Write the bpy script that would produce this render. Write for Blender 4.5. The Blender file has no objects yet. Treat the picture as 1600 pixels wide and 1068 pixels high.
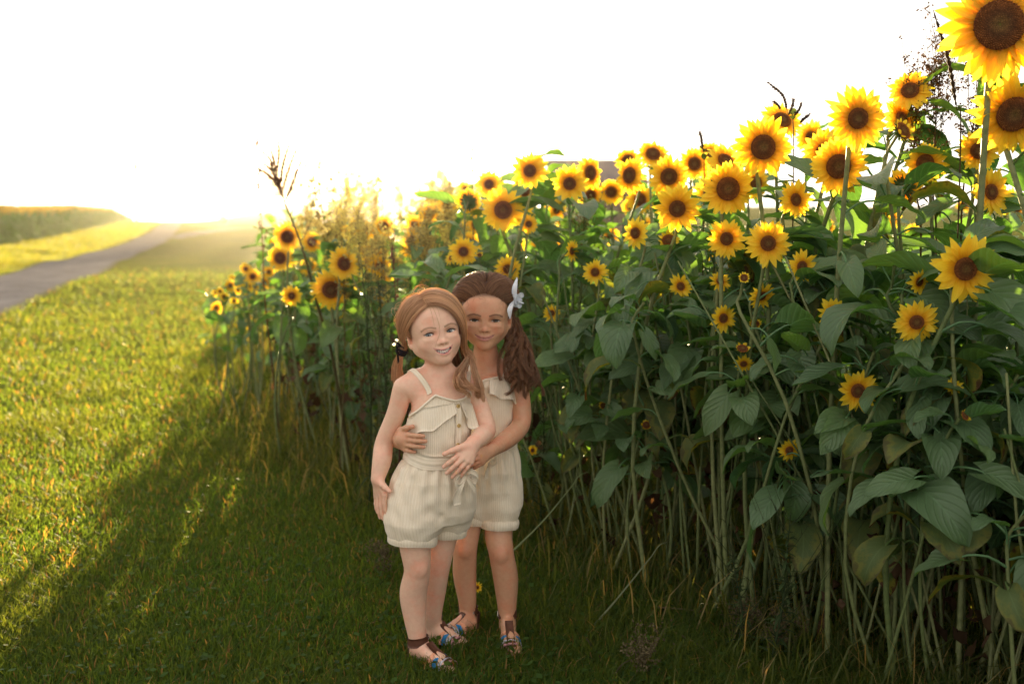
import bpy, math, random
import numpy as np
from math import sin, cos, pi, radians, sqrt, atan2
rng = np.random.default_rng(7)
random.seed(7)
SC = bpy.context.scene
COL = SC.collection

# ---------------------------------------------------------------- camera
CAM_Z, FPX, PITCH = 1.2, 1600 * 35 / 36, math.atan(172 / (1600 * 35 / 36))
cam = bpy.data.cameras.new("camera")
cam.lens, cam.sensor_width, cam.clip_start, cam.clip_end = 35, 36, 0.05, 3000
cam.dof.use_dof = True
cam.dof.focus_distance = 2.68
cam.dof.aperture_fstop = 2.6
camo = bpy.data.objects.new("camera", cam)
camo.location = (0, 0, CAM_Z)
camo.rotation_euler = (pi / 2 - PITCH, 0, 0)
COL.objects.link(camo)
SC.camera = camo

# ---------------------------------------------------------------- sky and sun
SUN_AZ, SUN_EL = radians(-8.5), radians(6.8)     # azimuth measured from +Y towards +X
W = bpy.data.worlds.new("World")
SC.world = W
W.use_nodes = True
wn = W.node_tree
bg = wn.nodes["Background"]
sky = wn.nodes.new("ShaderNodeTexSky")
sky.sky_type = 'NISHITA'
sky.sun_disc = False
sky.sun_elevation = SUN_EL
sky.sun_rotation = SUN_AZ
sky.air_density, sky.dust_density, sky.ozone_density = 1.0, 1.5, 1.0
hs = wn.nodes.new("ShaderNodeHueSaturation")
hs.inputs["Saturation"].default_value = 0.35
mixw = wn.nodes.new("ShaderNodeMix")
mixw.data_type = 'RGBA'
mixw.inputs[0].default_value = 0.85
mixw.inputs[7].default_value = (1.72, 1.60, 1.48, 1)      # thin pale high cloud over the whole sky
wn.links.new(sky.outputs[0], hs.inputs["Color"])
wn.links.new(hs.outputs[0], mixw.inputs[6])
wn.links.new(mixw.outputs[2], bg.inputs[0])
bg.inputs[1].default_value = 0.088
sl = bpy.data.lights.new("sun", 'SUN')
sl.energy, sl.angle, sl.color = 4.0, radians(0.53), (1.0, 0.76, 0.42)
so = bpy.data.objects.new("sun", sl)
_d = (-sin(SUN_AZ) * cos(SUN_EL), -cos(SUN_AZ) * cos(SUN_EL), -sin(SUN_EL))
from mathutils import Vector, Matrix
so.rotation_euler = Vector(_d).to_track_quat('-Z', 'Y').to_euler()
so.location = (-5, 30, 12)
COL.objects.link(so)
SC.view_settings.view_transform = 'Standard'
SC.view_settings.look = 'None'
SC.view_settings.exposure = 2.85
SC.view_settings.gamma = 1.0
SC.cycles.use_denoising = True
SC.cycles.max_bounces = 8
SC.cycles.transparent_max_bounces = 8
SC.cycles.volume_bounces = 0
SC.cycles.caustics_reflective = False
SC.cycles.caustics_refractive = False

# ---------------------------------------------------------------- picture measurement helpers
def at(px, py, Y):
    """The point at depth Y that the photograph shows at pixel (px, py)."""
    u, v = (px - 800) / FPX, (py - 534) / FPX
    d = np.array([u, cos(PITCH) - v * sin(PITCH), -v * cos(PITCH) - sin(PITCH)])
    return np.array([0, 0, CAM_Z]) + d * (Y / d[1])
def gp(px, py):
    """The point of the level ground shown at pixel (px, py)."""
    u, v = (px - 800) / FPX, (py - 534) / FPX
    d = np.array([u, cos(PITCH) - v * sin(PITCH), -v * cos(PITCH) - sin(PITCH)])
    return np.array([0, 0, CAM_Z]) + d * (CAM_Z / -d[2])

# ---------------------------------------------------------------- object helpers
def empty(name, loc):
    o = bpy.data.objects.new(name, None)
    o.empty_display_size = 0.05
    COL.objects.link(o)
    o.location = loc
    return o
def tag(o, label=None, cat=None, group=None, kind=None):
    for k, v in (("label", label), ("category", cat), ("group", group), ("kind", kind)):
        if v: o[k] = v
    return o
def mesh_data(name, v, faces, mat=None, col=None, smooth=True, attrs=None, mats=None, fmat=None, uv=None):
    """faces: list of (N,k) int arrays."""
    me = bpy.data.meshes.new(name)
    v = np.asarray(v, np.float32)
    faces = [np.asarray(f, np.int32) for f in faces if len(f)]
    me.vertices.add(len(v))
    me.vertices.foreach_set("co", v.ravel())
    nl = sum(f.size for f in faces)
    npoly = sum(len(f) for f in faces)
    me.loops.add(nl)
    me.polygons.add(npoly)
    me.loops.foreach_set("vertex_index", np.concatenate([f.ravel() for f in faces]))
    tot = np.concatenate([np.full(len(f), f.shape[1], np.int32) for f in faces])
    st = np.concatenate([[0], np.cumsum(tot)[:-1]]).astype(np.int32)
    me.polygons.foreach_set("loop_start", st)
    me.polygons.foreach_set("loop_total", tot)
    me.polygons.foreach_set("use_smooth", np.full(npoly, smooth, bool))
    if fmat is not None:
        me.polygons.foreach_set("material_index", np.asarray(fmat, np.int32))
    me.update(calc_edges=True)
    if col is not None:
        a = me.attributes.new("Col", 'FLOAT_COLOR', 'POINT')
        c = np.ones((len(v), 4), np.float32)
        c[:, :3] = col
        a.data.foreach_set("color", c.ravel())
    for k, val in (attrs or {}).items():
        a = me.attributes.new(k, 'FLOAT', 'POINT')
        a.data.foreach_set("value", np.asarray(val, np.float32))
    for m in (mats or ([mat] if mat else [])):
        me.materials.append(m)
    me.validate()
    return me
def link(name, me, parent=None, loc=None):
    o = bpy.data.objects.new(name, me)
    COL.objects.link(o)
    if parent is not None: o.parent = parent
    if loc is not None: o.location = loc
    return o
class MB:
    """Collects pieces into one mesh."""
    def __init__(s): s.v, s.q, s.t, s.c, s.n, s.a = [], [], [], [], 0, []
    def add(s, v, q=None, t=None, col=(1, 1, 1), a=0.0):
        v = np.asarray(v, float).reshape(-1, 3)
        if q is not None and len(q): s.q.append(np.asarray(q) + s.n)
        if t is not None and len(t): s.t.append(np.asarray(t) + s.n)
        s.v.append(v); s.n += len(v)
        s.c.append(np.broadcast_to(np.asarray(col, float), (len(v), 3)))
        s.a.append(np.broadcast_to(np.asarray(a, float), (len(v),)))
        return s
    def data(s, name, mat, off=(0, 0, 0), smooth=True):
        f = []
        if s.q: f.append(np.concatenate(s.q))
        if s.t: f.append(np.concatenate(s.t))
        return mesh_data(name, np.concatenate(s.v) - np.asarray(off), f, mat, col=np.concatenate(s.c), smooth=smooth, attrs={"fac": np.concatenate(s.a)})
    def obj(s, name, mat, parent=None, off=(0, 0, 0), smooth=True):
        return link(name, s.data(name, mat, off, smooth), parent)
def nrm(v):
    v = np.asarray(v, float)
    return v / (np.linalg.norm(v, axis=-1, keepdims=True) + 1e-12)
def tubes(paths, radii, sides=6, cap=True):
    """paths (S,n,3), radii (S,n) -> verts, quads, tris"""
    P = np.asarray(paths, float)
    if P.ndim == 2: P = P[None]
    R = np.broadcast_to(np.asarray(radii, float), P.shape[:2])
    S, n, _ = P.shape
    T = nrm(np.gradient(P, axis=1))
    ref = np.where(np.abs(T[:, :1, 2:3]) > 0.8, np.array([1.0, 0.12, 0]), np.array([0.05, 0.1, 1.0]))
    N = np.empty_like(T)
    N[:, 0] = nrm(np.cross(T[:, 0], np.broadcast_to(ref[:, 0], T[:, 0].shape)))
    for i in range(1, n):
        N[:, i] = nrm(N[:, i - 1] - T[:, i] * np.sum(N[:, i - 1] * T[:, i], -1, keepdims=True))
    B = np.cross(T, N)
    a = np.arange(sides) * 2 * pi / sides
    V = P[:, :, None] + R[:, :, None, None] * (N[:, :, None] * np.cos(a)[:, None] + B[:, :, None] * np.sin(a)[:, None])
    base = (np.arange(S) * n * sides)[:, None, None] + (np.arange(n - 1) * sides)[:, None]
    j = np.arange(sides); k = (j + 1) % sides
    q = np.stack([base + j, base + k, base + sides + k, base + sides + j], -1).reshape(-1, 4)
    t = np.zeros((0, 3), int)
    if cap:
        e = (np.arange(S) * n * sides)[:, None] + (n - 1) * sides
        s0 = (np.arange(S) * n * sides)[:, None]
        tt = []
        for m in range(1, sides - 1):
            tt.append(np.concatenate([e, e + m, e + m + 1], 1))
            tt.append(np.concatenate([s0, s0 + m + 1, s0 + m], 1))
        t = np.concatenate(tt)
    return V.reshape(-1, 3), q, t
def smooth_path(pts, n):
    """Catmull-Rom through pts, n samples."""
    p = np.asarray(pts, float)
    p = np.concatenate([[2 * p[0] - p[1]], p, [2 * p[-1] - p[-2]]])
    m = len(p) - 3
    t = np.linspace(0, m - 1e-9, n)
    i = t.astype(int); f = (t - i)[:, None]
    a, b, c, d = p[i], p[i + 1], p[i + 2], p[i + 3]
    return 0.5 * (2 * b + (c - a) * f + (2 * a - 5 * b + 4 * c - d) * f ** 2 + (3 * b - a - 3 * c + d) * f ** 3)
def grid_faces(nu, nv, wrap=False):
    i = np.arange(nu - 1)[:, None] * nv
    if wrap:
        j = np.arange(nv); k = (j + 1) % nv
    else:
        j = np.arange(nv - 1); k = j + 1
    return np.stack([i + j, i + k, i + nv + k, i + nv + j], -1).reshape(-1, 4)

# ---------------------------------------------------------------- material helpers
def new_mat(name):
    m = bpy.data.materials.new(name)
    m.use_nodes = True
    nt = m.node_tree
    return m, nt, nt.nodes["Principled BSDF"], nt.nodes["Material Output"]
def N(nt, typ, **kw):
    n = nt.nodes.new(typ)
    for k, v in kw.items():
        if k.startswith("i_"): n.inputs[int(k[2:])].default_value = v
        else: setattr(n, k, v)
    return n
def ramp(nt, fac, stops):
    r = nt.nodes.new("ShaderNodeValToRGB")
    el = r.color_ramp.elements
    while len(el) < len(stops): el.new(0.5)
    for e, (p, c) in zip(el, stops):
        e.position = p; e.color = (*c, 1) if len(c) == 3 else c
    nt.links.new(fac, r.inputs[0])
    return r.outputs[0]
def mixc(nt, a, b, fac, mode='MIX'):
    m = nt.nodes.new("ShaderNodeMix")
    m.data_type = 'RGBA'; m.blend_type = mode
    for s, v in ((6, a), (7, b), (0, fac)):
        if hasattr(v, "default_value"): nt.links.new(v, m.inputs[s])
        elif isinstance(v, (tuple, list)): m.inputs[s].default_value = (*v, 1) if len(v) == 3 else v
        else: m.inputs[s].default_value = v
    return m.outputs[2]
def math_n(nt, op, a, b=0.0, c=0.0):
    m = nt.nodes.new("ShaderNodeMath"); m.operation = op
    for s, v in ((0, a), (1, b), (2, c)):
        if hasattr(v, "default_value"): nt.links.new(v, m.inputs[s])
        else: m.inputs[s].default_value = v
    return m.outputs[0]
def attr(nt, name, out="Color"):
    a = nt.nodes.new("ShaderNodeAttribute"); a.attribute_name = name
    return a.outputs[out]
def noise(nt, scale, detail=4, rough=0.55, coord=None, out=0):
    n = nt.nodes.new("ShaderNodeTexNoise")
    n.inputs["Scale"].default_value = scale; n.inputs["Detail"].default_value = detail; n.inputs["Roughness"].default_value = rough
    if coord is not None: nt.links.new(coord, n.inputs["Vector"])
    return n.outputs[out]
def objco(nt):
    return nt.nodes.new("ShaderNodeTexCoord").outputs["Object"]
def bump(nt, h, strength, dist, bsdf):
    b = nt.nodes.new("ShaderNodeBump")
    b.inputs["Strength"].default_value = strength; b.inputs["Distance"].default_value = dist
    nt.links.new(h, b.inputs["Height"])
    nt.links.new(b.outputs[0], bsdf.inputs["Normal"])
def leafy(name, color_fn, trans=0.35, rough=0.5, tint=(1.0, 1.0, 0.55), gain=1.0, spec=0.3):
    """A thin plant surface: reflects and lets light through."""
    m, nt, p, out = new_mat(name)
    c = color_fn(nt)
    nt.links.new(c, p.inputs["Base Color"])
    p.inputs["Roughness"].default_value = rough
    p.inputs["Specular IOR Level"].default_value = spec
    tr = N(nt, "ShaderNodeBsdfTranslucent")
    tc = mixc(nt, c, (*[x * gain for x in tint],), 1.0, 'MULTIPLY')
    nt.links.new(tc, tr.inputs[0])
    mx = N(nt, "ShaderNodeMixShader", i_0=trans)
    nt.links.new(p.outputs[0], mx.inputs[1]); nt.links.new(tr.outputs[0], mx.inputs[2])
    nt.links.new(mx.outputs[0], out.inputs["Surface"])
    return m
HAZE = 0.00028
# ---------------------------------------------------------------- blended-shape modelling (for bodies and clothes)
class Field:
    """A distance field on a grid, filled shape by shape and then turned into one continuous skin."""
    def __init__(s, lo, hi, h):
        s.lo, s.h = np.asarray(lo, float), h
        n = np.ceil((np.asarray(hi) - s.lo) / h).astype(int) + 1
        s.f = np.full(n, 1.0, np.float32)
        s.ax = [s.lo[i] + h * np.arange(n[i]) for i in range(3)]
    def box(s, lo, hi):
        sl = []
        for i in range(3):
            a = max(0, int((lo[i] - s.lo[i]) / s.h)); b = min(s.f.shape[i], int((hi[i] - s.lo[i]) / s.h) + 2)
            if b <= a: return None
            sl.append(slice(a, b))
        return tuple(sl)
    def pts(s, sl):
        return (s.ax[0][sl[0]][:, None, None], s.ax[1][sl[1]][None, :, None], s.ax[2][sl[2]][None, None, :])
    def put(s, sl, d, k, sub):
        a = s.f[sl]; d = d.astype(np.float32)
        if sub:
            b = -d
            if k <= 0: s.f[sl] = np.maximum(a, b); return
            h = np.maximum(k - np.abs(a - b), 0) / k
            s.f[sl] = np.maximum(a, b) + h * h * k * 0.25
        else:
            if k <= 0: s.f[sl] = np.minimum(a, d); return
            h = np.maximum(k - np.abs(a - d), 0) / k
            s.f[sl] = np.minimum(a, d) - h * h * k * 0.25
    def cone(s, a, b, ra, rb, k=0.01, sub=False, flat=None):
        """Tapered capsule; flat=(axis, scale) squashes it along that axis."""
        a, b = np.asarray(a, float), np.asarray(b, float)
        m = max(ra, rb) + k + 3 * s.h
        sl = s.box(np.minimum(a, b) - m, np.maximum(a, b) + m)
        if sl is None: return
        X = s.pts(sl)
        ab = b - a
        if flat is not None:
            fa, sc = nrm(flat[0]), flat[1]
            def sq(x): return x - fa * (x @ fa) * (1 - 1 / sc)
            # squash space along fa about a
            rel = [X[i] - a[i] for i in range(3)]
            dot = rel[0] * fa[0] + rel[1] * fa[1] + rel[2] * fa[2]
            rel = [rel[i] + fa[i] * dot * (1 / sc - 1) for i in range(3)]
            ab = ab + fa * (ab @ fa) * (1 / sc - 1)
        else:
            rel = [X[i] - a[i] for i in range(3)]
        t = np.clip((rel[0] * ab[0] + rel[1] * ab[1] + rel[2] * ab[2]) / (ab @ ab + 1e-12), 0, 1)
        d = np.sqrt(sum((rel[i] - t * ab[i]) ** 2 for i in range(3))) - (ra + t * (rb - ra))
        if flat is not None: d = d * min(1, flat[1])
        s.put(sl, d, k, sub)
    def chain(s, pts, rad, k=0.01, sub=False, flat=None):
        for i in range(len(pts) - 1): s.cone(pts[i], pts[i + 1], rad[i], rad[i + 1], k, sub, flat)
    def limb(s, pts, rad, k=.003):
        q = smooth_path(np.c_[np.array(pts), np.array(rad)], 7 * len(pts))
        s.chain(q[:, :3], q[:, 3], k)
    def ell(s, c, r, k=0.01, R=None, sub=False):
        c, r = np.asarray(c, float), np.broadcast_to(np.asarray(r, float), (3,))
        m = r.max() + k + 3 * s.h
        sl = s.box(c - m, c + m)
        if sl is None: return
        X = s.pts(sl)
        rel = [X[i] - c[i] for i in range(3)]
        if R is not None: rel = [sum(rel[i] * R[i, j] for i in range(3)) for j in range(3)]
        k0 = np.sqrt(sum((rel[i] / r[i]) ** 2 for i in range(3)))
        k1 = np.sqrt(sum((rel[i] / r[i] ** 2) ** 2 for i in range(3)))
        s.put(sl, k0 * (k0 - 1) / np.maximum(k1, 1e-9), k, sub)
    def fn(s, c, m, func, k=0.0, sub=False, R=None, world=False):
        """Any distance function of local coordinates within m of c."""
        c = np.asarray(c, float)
        sl = s.box(c - m, c + m)
        if sl is None: return
        X = s.pts(sl)
        rel = [X[i] - c[i] for i in range(3)]
        if R is not None: rel = [sum(rel[i] * R[i, j] for i in range(3)) for j in range(3)]
        if world: rel = list(X)
        s.put(sl, func(*rel) + 0 * (X[0] + X[1] + X[2]), k, sub)
    def ring(s, c, axis, r, h, k=.0015):
        """A short round disc of radius r from c along axis for h (a turned-up cuff)."""
        ax = nrm(axis)
        def f(x, y, z):
            t = x * ax[0] + y * ax[1] + z * ax[2]
            rad = np.sqrt(np.maximum(x * x + y * y + z * z - t * t, 0))
            return np.maximum(rad - r + 3 * np.abs(t - h / 2) ** 2 / h * .25, np.abs(t - h / 2) - h / 2)
        s.fn(c, r + h + .01, f, k)
    def sample(s, p):
        g = (np.asarray(p, float) - s.lo) / s.h
        i = np.clip(g.astype(int), 0, np.array(s.f.shape) - 2); t = g - i
        o = 0
        for a in (0, 1):
            for b in (0, 1):
                for c in (0, 1):
                    w = (t[:, 0] if a else 1 - t[:, 0]) * (t[:, 1] if b else 1 - t[:, 1]) * (t[:, 2] if c else 1 - t[:, 2])
                    o = o + w * s.f[i[:, 0] + a, i[:, 1] + b, i[:, 2] + c]
        return o
    def rest(s, p, off, it=30):
        """Moves points so that they lie off metres above the skin."""
        p = np.asarray(p, float).copy(); e = s.h
        for _ in range(it):
            d = s.sample(p)
            g = np.stack([s.sample(p + e * np.eye(3)[k]) - s.sample(p - e * np.eye(3)[k]) for k in range(3)], 1)
            p = p - .5 * np.clip(d - off, -.01, .01)[:, None] * nrm(g)
        return p
    def skin(s):
        f = s.f
        ins = f < 0
        c = np.zeros(np.array(f.shape) - 1, np.uint8)
        for i in (0, 1):
            for j in (0, 1):
                for k in (0, 1):
                    c += ins[i:i + c.shape[0], j:j + c.shape[1], k:k + c.shape[2]]
        I = np.argwhere((c > 0) & (c < 8))
        idx = np.full(c.shape, -1, np.int32)
        idx[I[:, 0], I[:, 1], I[:, 2]] = np.arange(len(I))
        corner = {}
        for i in (0, 1):
            for j in (0, 1):
                for k in (0, 1):
                    corner[i, j, k] = f[I[:, 0] + i, I[:, 1] + j, I[:, 2] + k]
        acc = np.zeros((len(I), 3)); cnt = np.zeros(len(I))
        for p in corner:
            for axis in range(3):
                if p[axis]: continue
                q = list(p); q[axis] = 1; q = tuple(q)
                a, b = corner[p], corner[q]
                m = (a < 0) != (b < 0)
                t = np.where(m, a / np.where(m, a - b, 1), 0)
                v = np.broadcast_to(np.array(p, float), (len(I), 3)).copy()
                v[:, axis] = t
                acc[m] += v[m]; cnt[m] += 1
        V = s.lo + s.h * (I + acc / cnt[:, None])
        Q = []
        for axis in range(3):
            o1, o2 = (axis + 1) % 3, (axis + 2) % 3
            sl0 = [slice(1, -1)] * 3; sl1 = [slice(1, -1)] * 3
            sl0[axis] = slice(0, -1); sl1[axis] = slice(1, None)
            a, b = ins[tuple(sl0)], ins[tuple(sl1)]
            for flip, m in ((False, a & ~b), (True, ~a & b)):
                E = np.argwhere(m)
                if not len(E): continue
                E = E + 1; E[:, axis] -= 1
                def cell(d1, d2):
                    e = E.copy(); e[:, o1] -= d1; e[:, o2] -= d2
                    return idx[e[:, 0], e[:, 1], e[:, 2]]
                q = np.stack([cell(1, 1), cell(0, 1), cell(0, 0), cell(1, 0)], 1)
                Q.append(q[:, ::-1] if flip else q)
        Q = np.concatenate(Q)
        Q = Q[(Q >= 0).all(1)]
        return V, Q
def relax(V, Q, it=2, w=0.5):
    for _ in range(it):
        acc = np.zeros_like(V); cnt = np.zeros(len(V))
        for i in range(4):
            j = (i + 1) % 4
            np.add.at(acc, Q[:, i], V[Q[:, j]]); np.add.at(acc, Q[:, j], V[Q[:, i]])
            np.add.at(cnt, Q[:, i], 1); np.add.at(cnt, Q[:, j], 1)
        V = V + w * (acc / np.maximum(cnt, 1)[:, None] - V)
    return V
def vnormals(V, Q):
    n = np.cross(V[Q[:, 2]] - V[Q[:, 0]], V[Q[:, 3]] - V[Q[:, 1]])
    o = np.zeros_like(V)
    for i in range(4): np.add.at(o, Q[:, i], n)
    return nrm(o)
def rotm(yaw, pitch, roll):
    y, p, r = radians(yaw), radians(pitch), radians(roll)
    Rz = np.array([[cos(y), -sin(y), 0], [sin(y), cos(y), 0], [0, 0, 1]])
    Rx = np.array([[1, 0, 0], [0, cos(p), -sin(p)], [0, sin(p), cos(p)]])
    Ry = np.array([[cos(r), 0, sin(r)], [0, 1, 0], [-sin(r), 0, cos(r)]])
    return Rz @ Rx @ Ry
# ---------------------------------------------------------------- materials of people and clothes
def make_person_mats():
    M = {}
    m, nt, p, out = new_mat("skin")
    c = attr(nt, "Col")
    n1 = noise(nt, 90, 5, 0.6, objco(nt))
    c = mixc(nt, c, ramp(nt, n1, [(0.3, (0.96, 0.92, 0.90)), (0.7, (1.03, 1.05, 1.05))]), 1.0, 'MULTIPLY')
    c = mixc(nt, c, ramp(nt, noise(nt, 17, 4, .6, objco(nt)), [(.32, (1.04, .86, .82)), (.5, (1, 1, 1)), (.7, (.97, 1.02, 1.0))]), 1.0, 'MULTIPLY')
    c = mixc(nt, c, ramp(nt, noise(nt, 330, 2, .5, objco(nt)), [(.27, (.93, .88, .85)), (.36, (1, 1, 1))]), 1.0, 'MULTIPLY')
    nt.links.new(c, p.inputs["Base Color"])
    p.inputs["Roughness"].default_value = 0.40
    p.inputs["Specular IOR Level"].default_value = 0.35
    p.inputs["Subsurface Weight"].default_value = 0.12
    p.inputs["Subsurface Radius"].default_value = (1.0, 0.35, 0.2)
    p.inputs["Subsurface Scale"].default_value = 0.012
    bump(nt, noise(nt, 420, 3, 0.6, objco(nt)), 0.12, 0.002, p)
    M["skin"] = m
    m, nt, p, out = new_mat("rib_knit")
    f = attr(nt, "fac", "Fac")
    w = math_n(nt, 'SINE', math_n(nt, 'MULTIPLY', f, 2 * pi / 0.0062))
    n2 = noise(nt, 35, 4, 0.6, objco(nt))
    base = ramp(nt, n2, [(0.3, (0.86, 0.73, 0.565)), (0.7, (0.91, 0.80, 0.645))])
    base = mixc(nt, base, ramp(nt, math_n(nt, 'MULTIPLY_ADD', w, 0.5, 0.5), [(0, (0.92, 0.91, 0.88)), (0.5, (1, 1, 1))]), 1.0, 'MULTIPLY')  # rib grooves tinted darker: their shade is put into the knit colour
    nt.links.new(base, p.inputs["Base Color"])
    p.inputs["Roughness"].default_value = 0.9
    p.inputs["Specular IOR Level"].default_value = 0.1
    p.inputs["Sheen Weight"].default_value = 0.2
    h = math_n(nt, 'ADD', math_n(nt, 'MULTIPLY', w, 0.5), math_n(nt, 'MULTIPLY', noise(nt, 700, 2, 0.5, objco(nt)), 0.5))
    bump(nt, h, 0.45, 0.0014, p)
    M["knit"] = m
    def hair(name, tr):
        m, nt, p, out = new_mat(name)
        c = attr(nt, "Col")
        nt.links.new(c, p.inputs["Base Color"])
        p.inputs["Roughness"].default_value = 0.36
        p.inputs["Specular IOR Level"].default_value = 0.6
        t = N(nt, "ShaderNodeBsdfTranslucent")
        nt.links.new(mixc(nt, c, (1.25, 1.1, 0.8), 1.0, 'MULTIPLY'), t.inputs[0])
        mx = N(nt, "ShaderNodeMixShader", i_0=tr)
        nt.links.new(p.outputs[0], mx.inputs[1]); nt.links.new(t.outputs[0], mx.inputs[2])
        nt.links.new(mx.outputs[0], out.inputs["Surface"])
        return m
    M["hair"] = hair("hair", 0.52)
    def plain(name, rough=0.5, spec=0.5, metal=0.0):
        m, nt, p, out = new_mat(name)
        c = attr(nt, "Col")
        nt.links.new(mixc(nt, c, ramp(nt, noise(nt, 90, 4, 0.6, objco(nt)), [(0.3, (0.85, 0.85, 0.85)), (0.7, (1.1, 1.1, 1.1))]), 1.0, 'MULTIPLY'), p.inputs["Base Color"])
        p.inputs["Roughness"].default_value = rough; p.inputs["Specular IOR Level"].default_value = spec; p.inputs["Metallic"].default_value = metal
        return m
    M["eye"] = plain("eye", 0.08, 0.6)
    M["tooth"] = plain("tooth", 0.25)
    M["leather"] = plain("leather", 0.55, 0.3)
    M["cloth"] = plain("ribbon", 0.8, 0.15)
    M["metal"] = plain("buckle", 0.25, 0.5, 0.9)
    M["button"] = plain("button", 0.3, 0.5)
    return M
PM = make_person_mats()

def sm(a, b, x):
    t = np.clip((x - a) / (b - a), 0, 1)
    return t * t * (3 - 2 * t)

NAILS = []
MOUTH = {
    # lip line in head coordinates (x, y, z): corners far apart and raised for a smile
    "open": [(-.0255, -.0575, -.0405), (-.017, -.0665, -.0475), (-.008, -.0715, -.0515), (0, -.073, -.0525), (.008, -.0715, -.0515), (.017, -.0665, -.0475), (.0255, -.0575, -.0405)],
    "closed": [(-.0245, -.0585, -.0435), (-.016, -.0675, -.0485), (-.008, -.072, -.0508), (0, -.0735, -.0515), (.008, -.072, -.0508), (.016, -.0675, -.0485), (.0245, -.0585, -.0435)],
}
for _k, _f in (("open", 1.10), ("closed", 1.16)):
    MOUTH[_k] = [(x * _f, y + .0012 * (abs(x) > .02), z + .0030 * (abs(x) / .025) ** 2) for x, y, z in MOUTH[_k]]
EYE = np.array([.0302, -.0535, -.0035])
def build_head(F, c, R, kind):
    L = lambda p: c + R @ np.asarray(p, float)
    mir = lambda p: (-p[0], p[1], p[2])
    def e(p, r, k, sub=False, both=False):
        F.ell(L(p), r, k, R, sub)
        if both: F.ell(L(mir(p)), r, k, R, sub)
    def cn(a, b, ra, rb, k, sub=False, both=False):
        F.cone(L(a), L(b), ra, rb, k, sub)
        if both: F.cone(L(mir(a)), L(mir(b)), ra, rb, k, sub)
    e((0, .016, .030), (.069, .083, .071), 0)
    e((0, -.030, .026), (.058, .044, .050), .03)
    e((0, -.020, -.022), (.055, .050, .058), .03)
    cn((.046, -.004, -.036), (.008, -.050, -.070), .020, .015, .022, both=True)
    e((0, -.056, -.0715), (.015, .0125, .0115), .018)
    e((.0325, -.0455, -.0295), (.0225, .020, .019), .016, both=True)          # smiling cheeks
    e((0, -.056, -.047), (.027, .016, .018), .014)                            # muzzle under the nose
    e((.0300, -.0735, -.0015), (.0165, .012, .0085), .012, sub=True, both=True)  # sockets
    e((.027, -.0575, .0135), (.019, .010, .006), .010, both=True)             # brow ridge
    cn((0, -.0625, .003), (0, -.0715, -.0225), .0062, .0072, .009)
    e((0, -.0765, -.0265), (.0088, .0085, .0076), .006)
    e((.0098, -.0705, -.0285), (.0060, .0070, .0056), .004, both=True)
    e((.0052, -.0765, -.0338), (.0030, .0045, .0024), .0025, sub=True, both=True)
    # eyelids over the eyeballs, opened in a narrow smiling almond
    for sgn in (-1, 1):
        ec = L(EYE * np.array([sgn, 1, 1]))
        F.ell(ec, .0152, .0045, R)
        op = 0.0047 if kind == "open" else 0.0040
        def almond(x, y, z, op=op, sgn=sgn):
            xx = x * sgn
            w = np.clip(1 - (xx / .0138) ** 2, -0.5, 1)
            mid = .0006 + .0009 * w + .04 * xx
            up, lo = mid + op * w, mid - op * .72 * w
            return np.maximum(np.maximum((z - up), (lo - z)), y + .003) * 0.8
        F.fn(ec, .02, almond, .0012, True, R)
    e((.0302, -.0620, -.0165), (.0130, .0060, .0034), .010, both=True)                      # lower lids pushed up
    ml = MOUTH[kind]
    if kind == "open":
        up = [(x, y - .0005, z + .0052 - abs(x) * .12) for x, y, z in ml]
        lo = [(x, y + .001, z - .0072 + abs(x) * .16) for x, y, z in ml]
        cut = [(x * .93, y - .002, z - .0010 + abs(x) * .01) for x, y, z in ml]
        F.chain([L(p) for p in up], [.0018, .0032, .0037, .0034, .0037, .0032, .0018], .004)
        F.chain([L(p) for p in lo], [.0018, .0035, .0046, .0048, .0046, .0035, .0018], .004)
        F.chain([L(p) for p in cut], [.0008, .0033, .0046, .0050, .0046, .0033, .0008], .0015, True)
        F.chain([L((x * .9, y + .008, z)) for x, y, z in cut], [.001, .0035, .005, .0052, .005, .0035, .001], .0015, True)
    else:
        up = [(x, y, z + .0034 - abs(x) * .08) for x, y, z in ml]
        lo = [(x, y + .0005, z - .0042 + abs(x) * .10) for x, y, z in ml]
        F.chain([L(p) for p in up], [.0016, .0030, .0036, .0032, .0036, .0030, .0016], .003)
        F.chain([L(p) for p in lo], [.0016, .0034, .0045, .0047, .0045, .0034, .0016], .003)
        F.chain([L((x, y - .0045, z)) for x, y, z in ml], [.0010, .0013, .0014, .0014, .0014, .0013, .0010], .0022, True)
    # ears
    for sgn in (-1, 1):
        Re = R @ rotm(sgn * 24, 0, sgn * 8)
        F.ell(L((sgn * .0715, .010, -.008)), (.0065, .016, .025), .006, Re)
        F.ell(L((sgn * .077, .006, -.006)), (.0050, .0095, .016), .004, Re, True)
        F.ell(L((sgn * .0690, .000, -.028)), (.0052, .0065, .0075), .004, Re)

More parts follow.
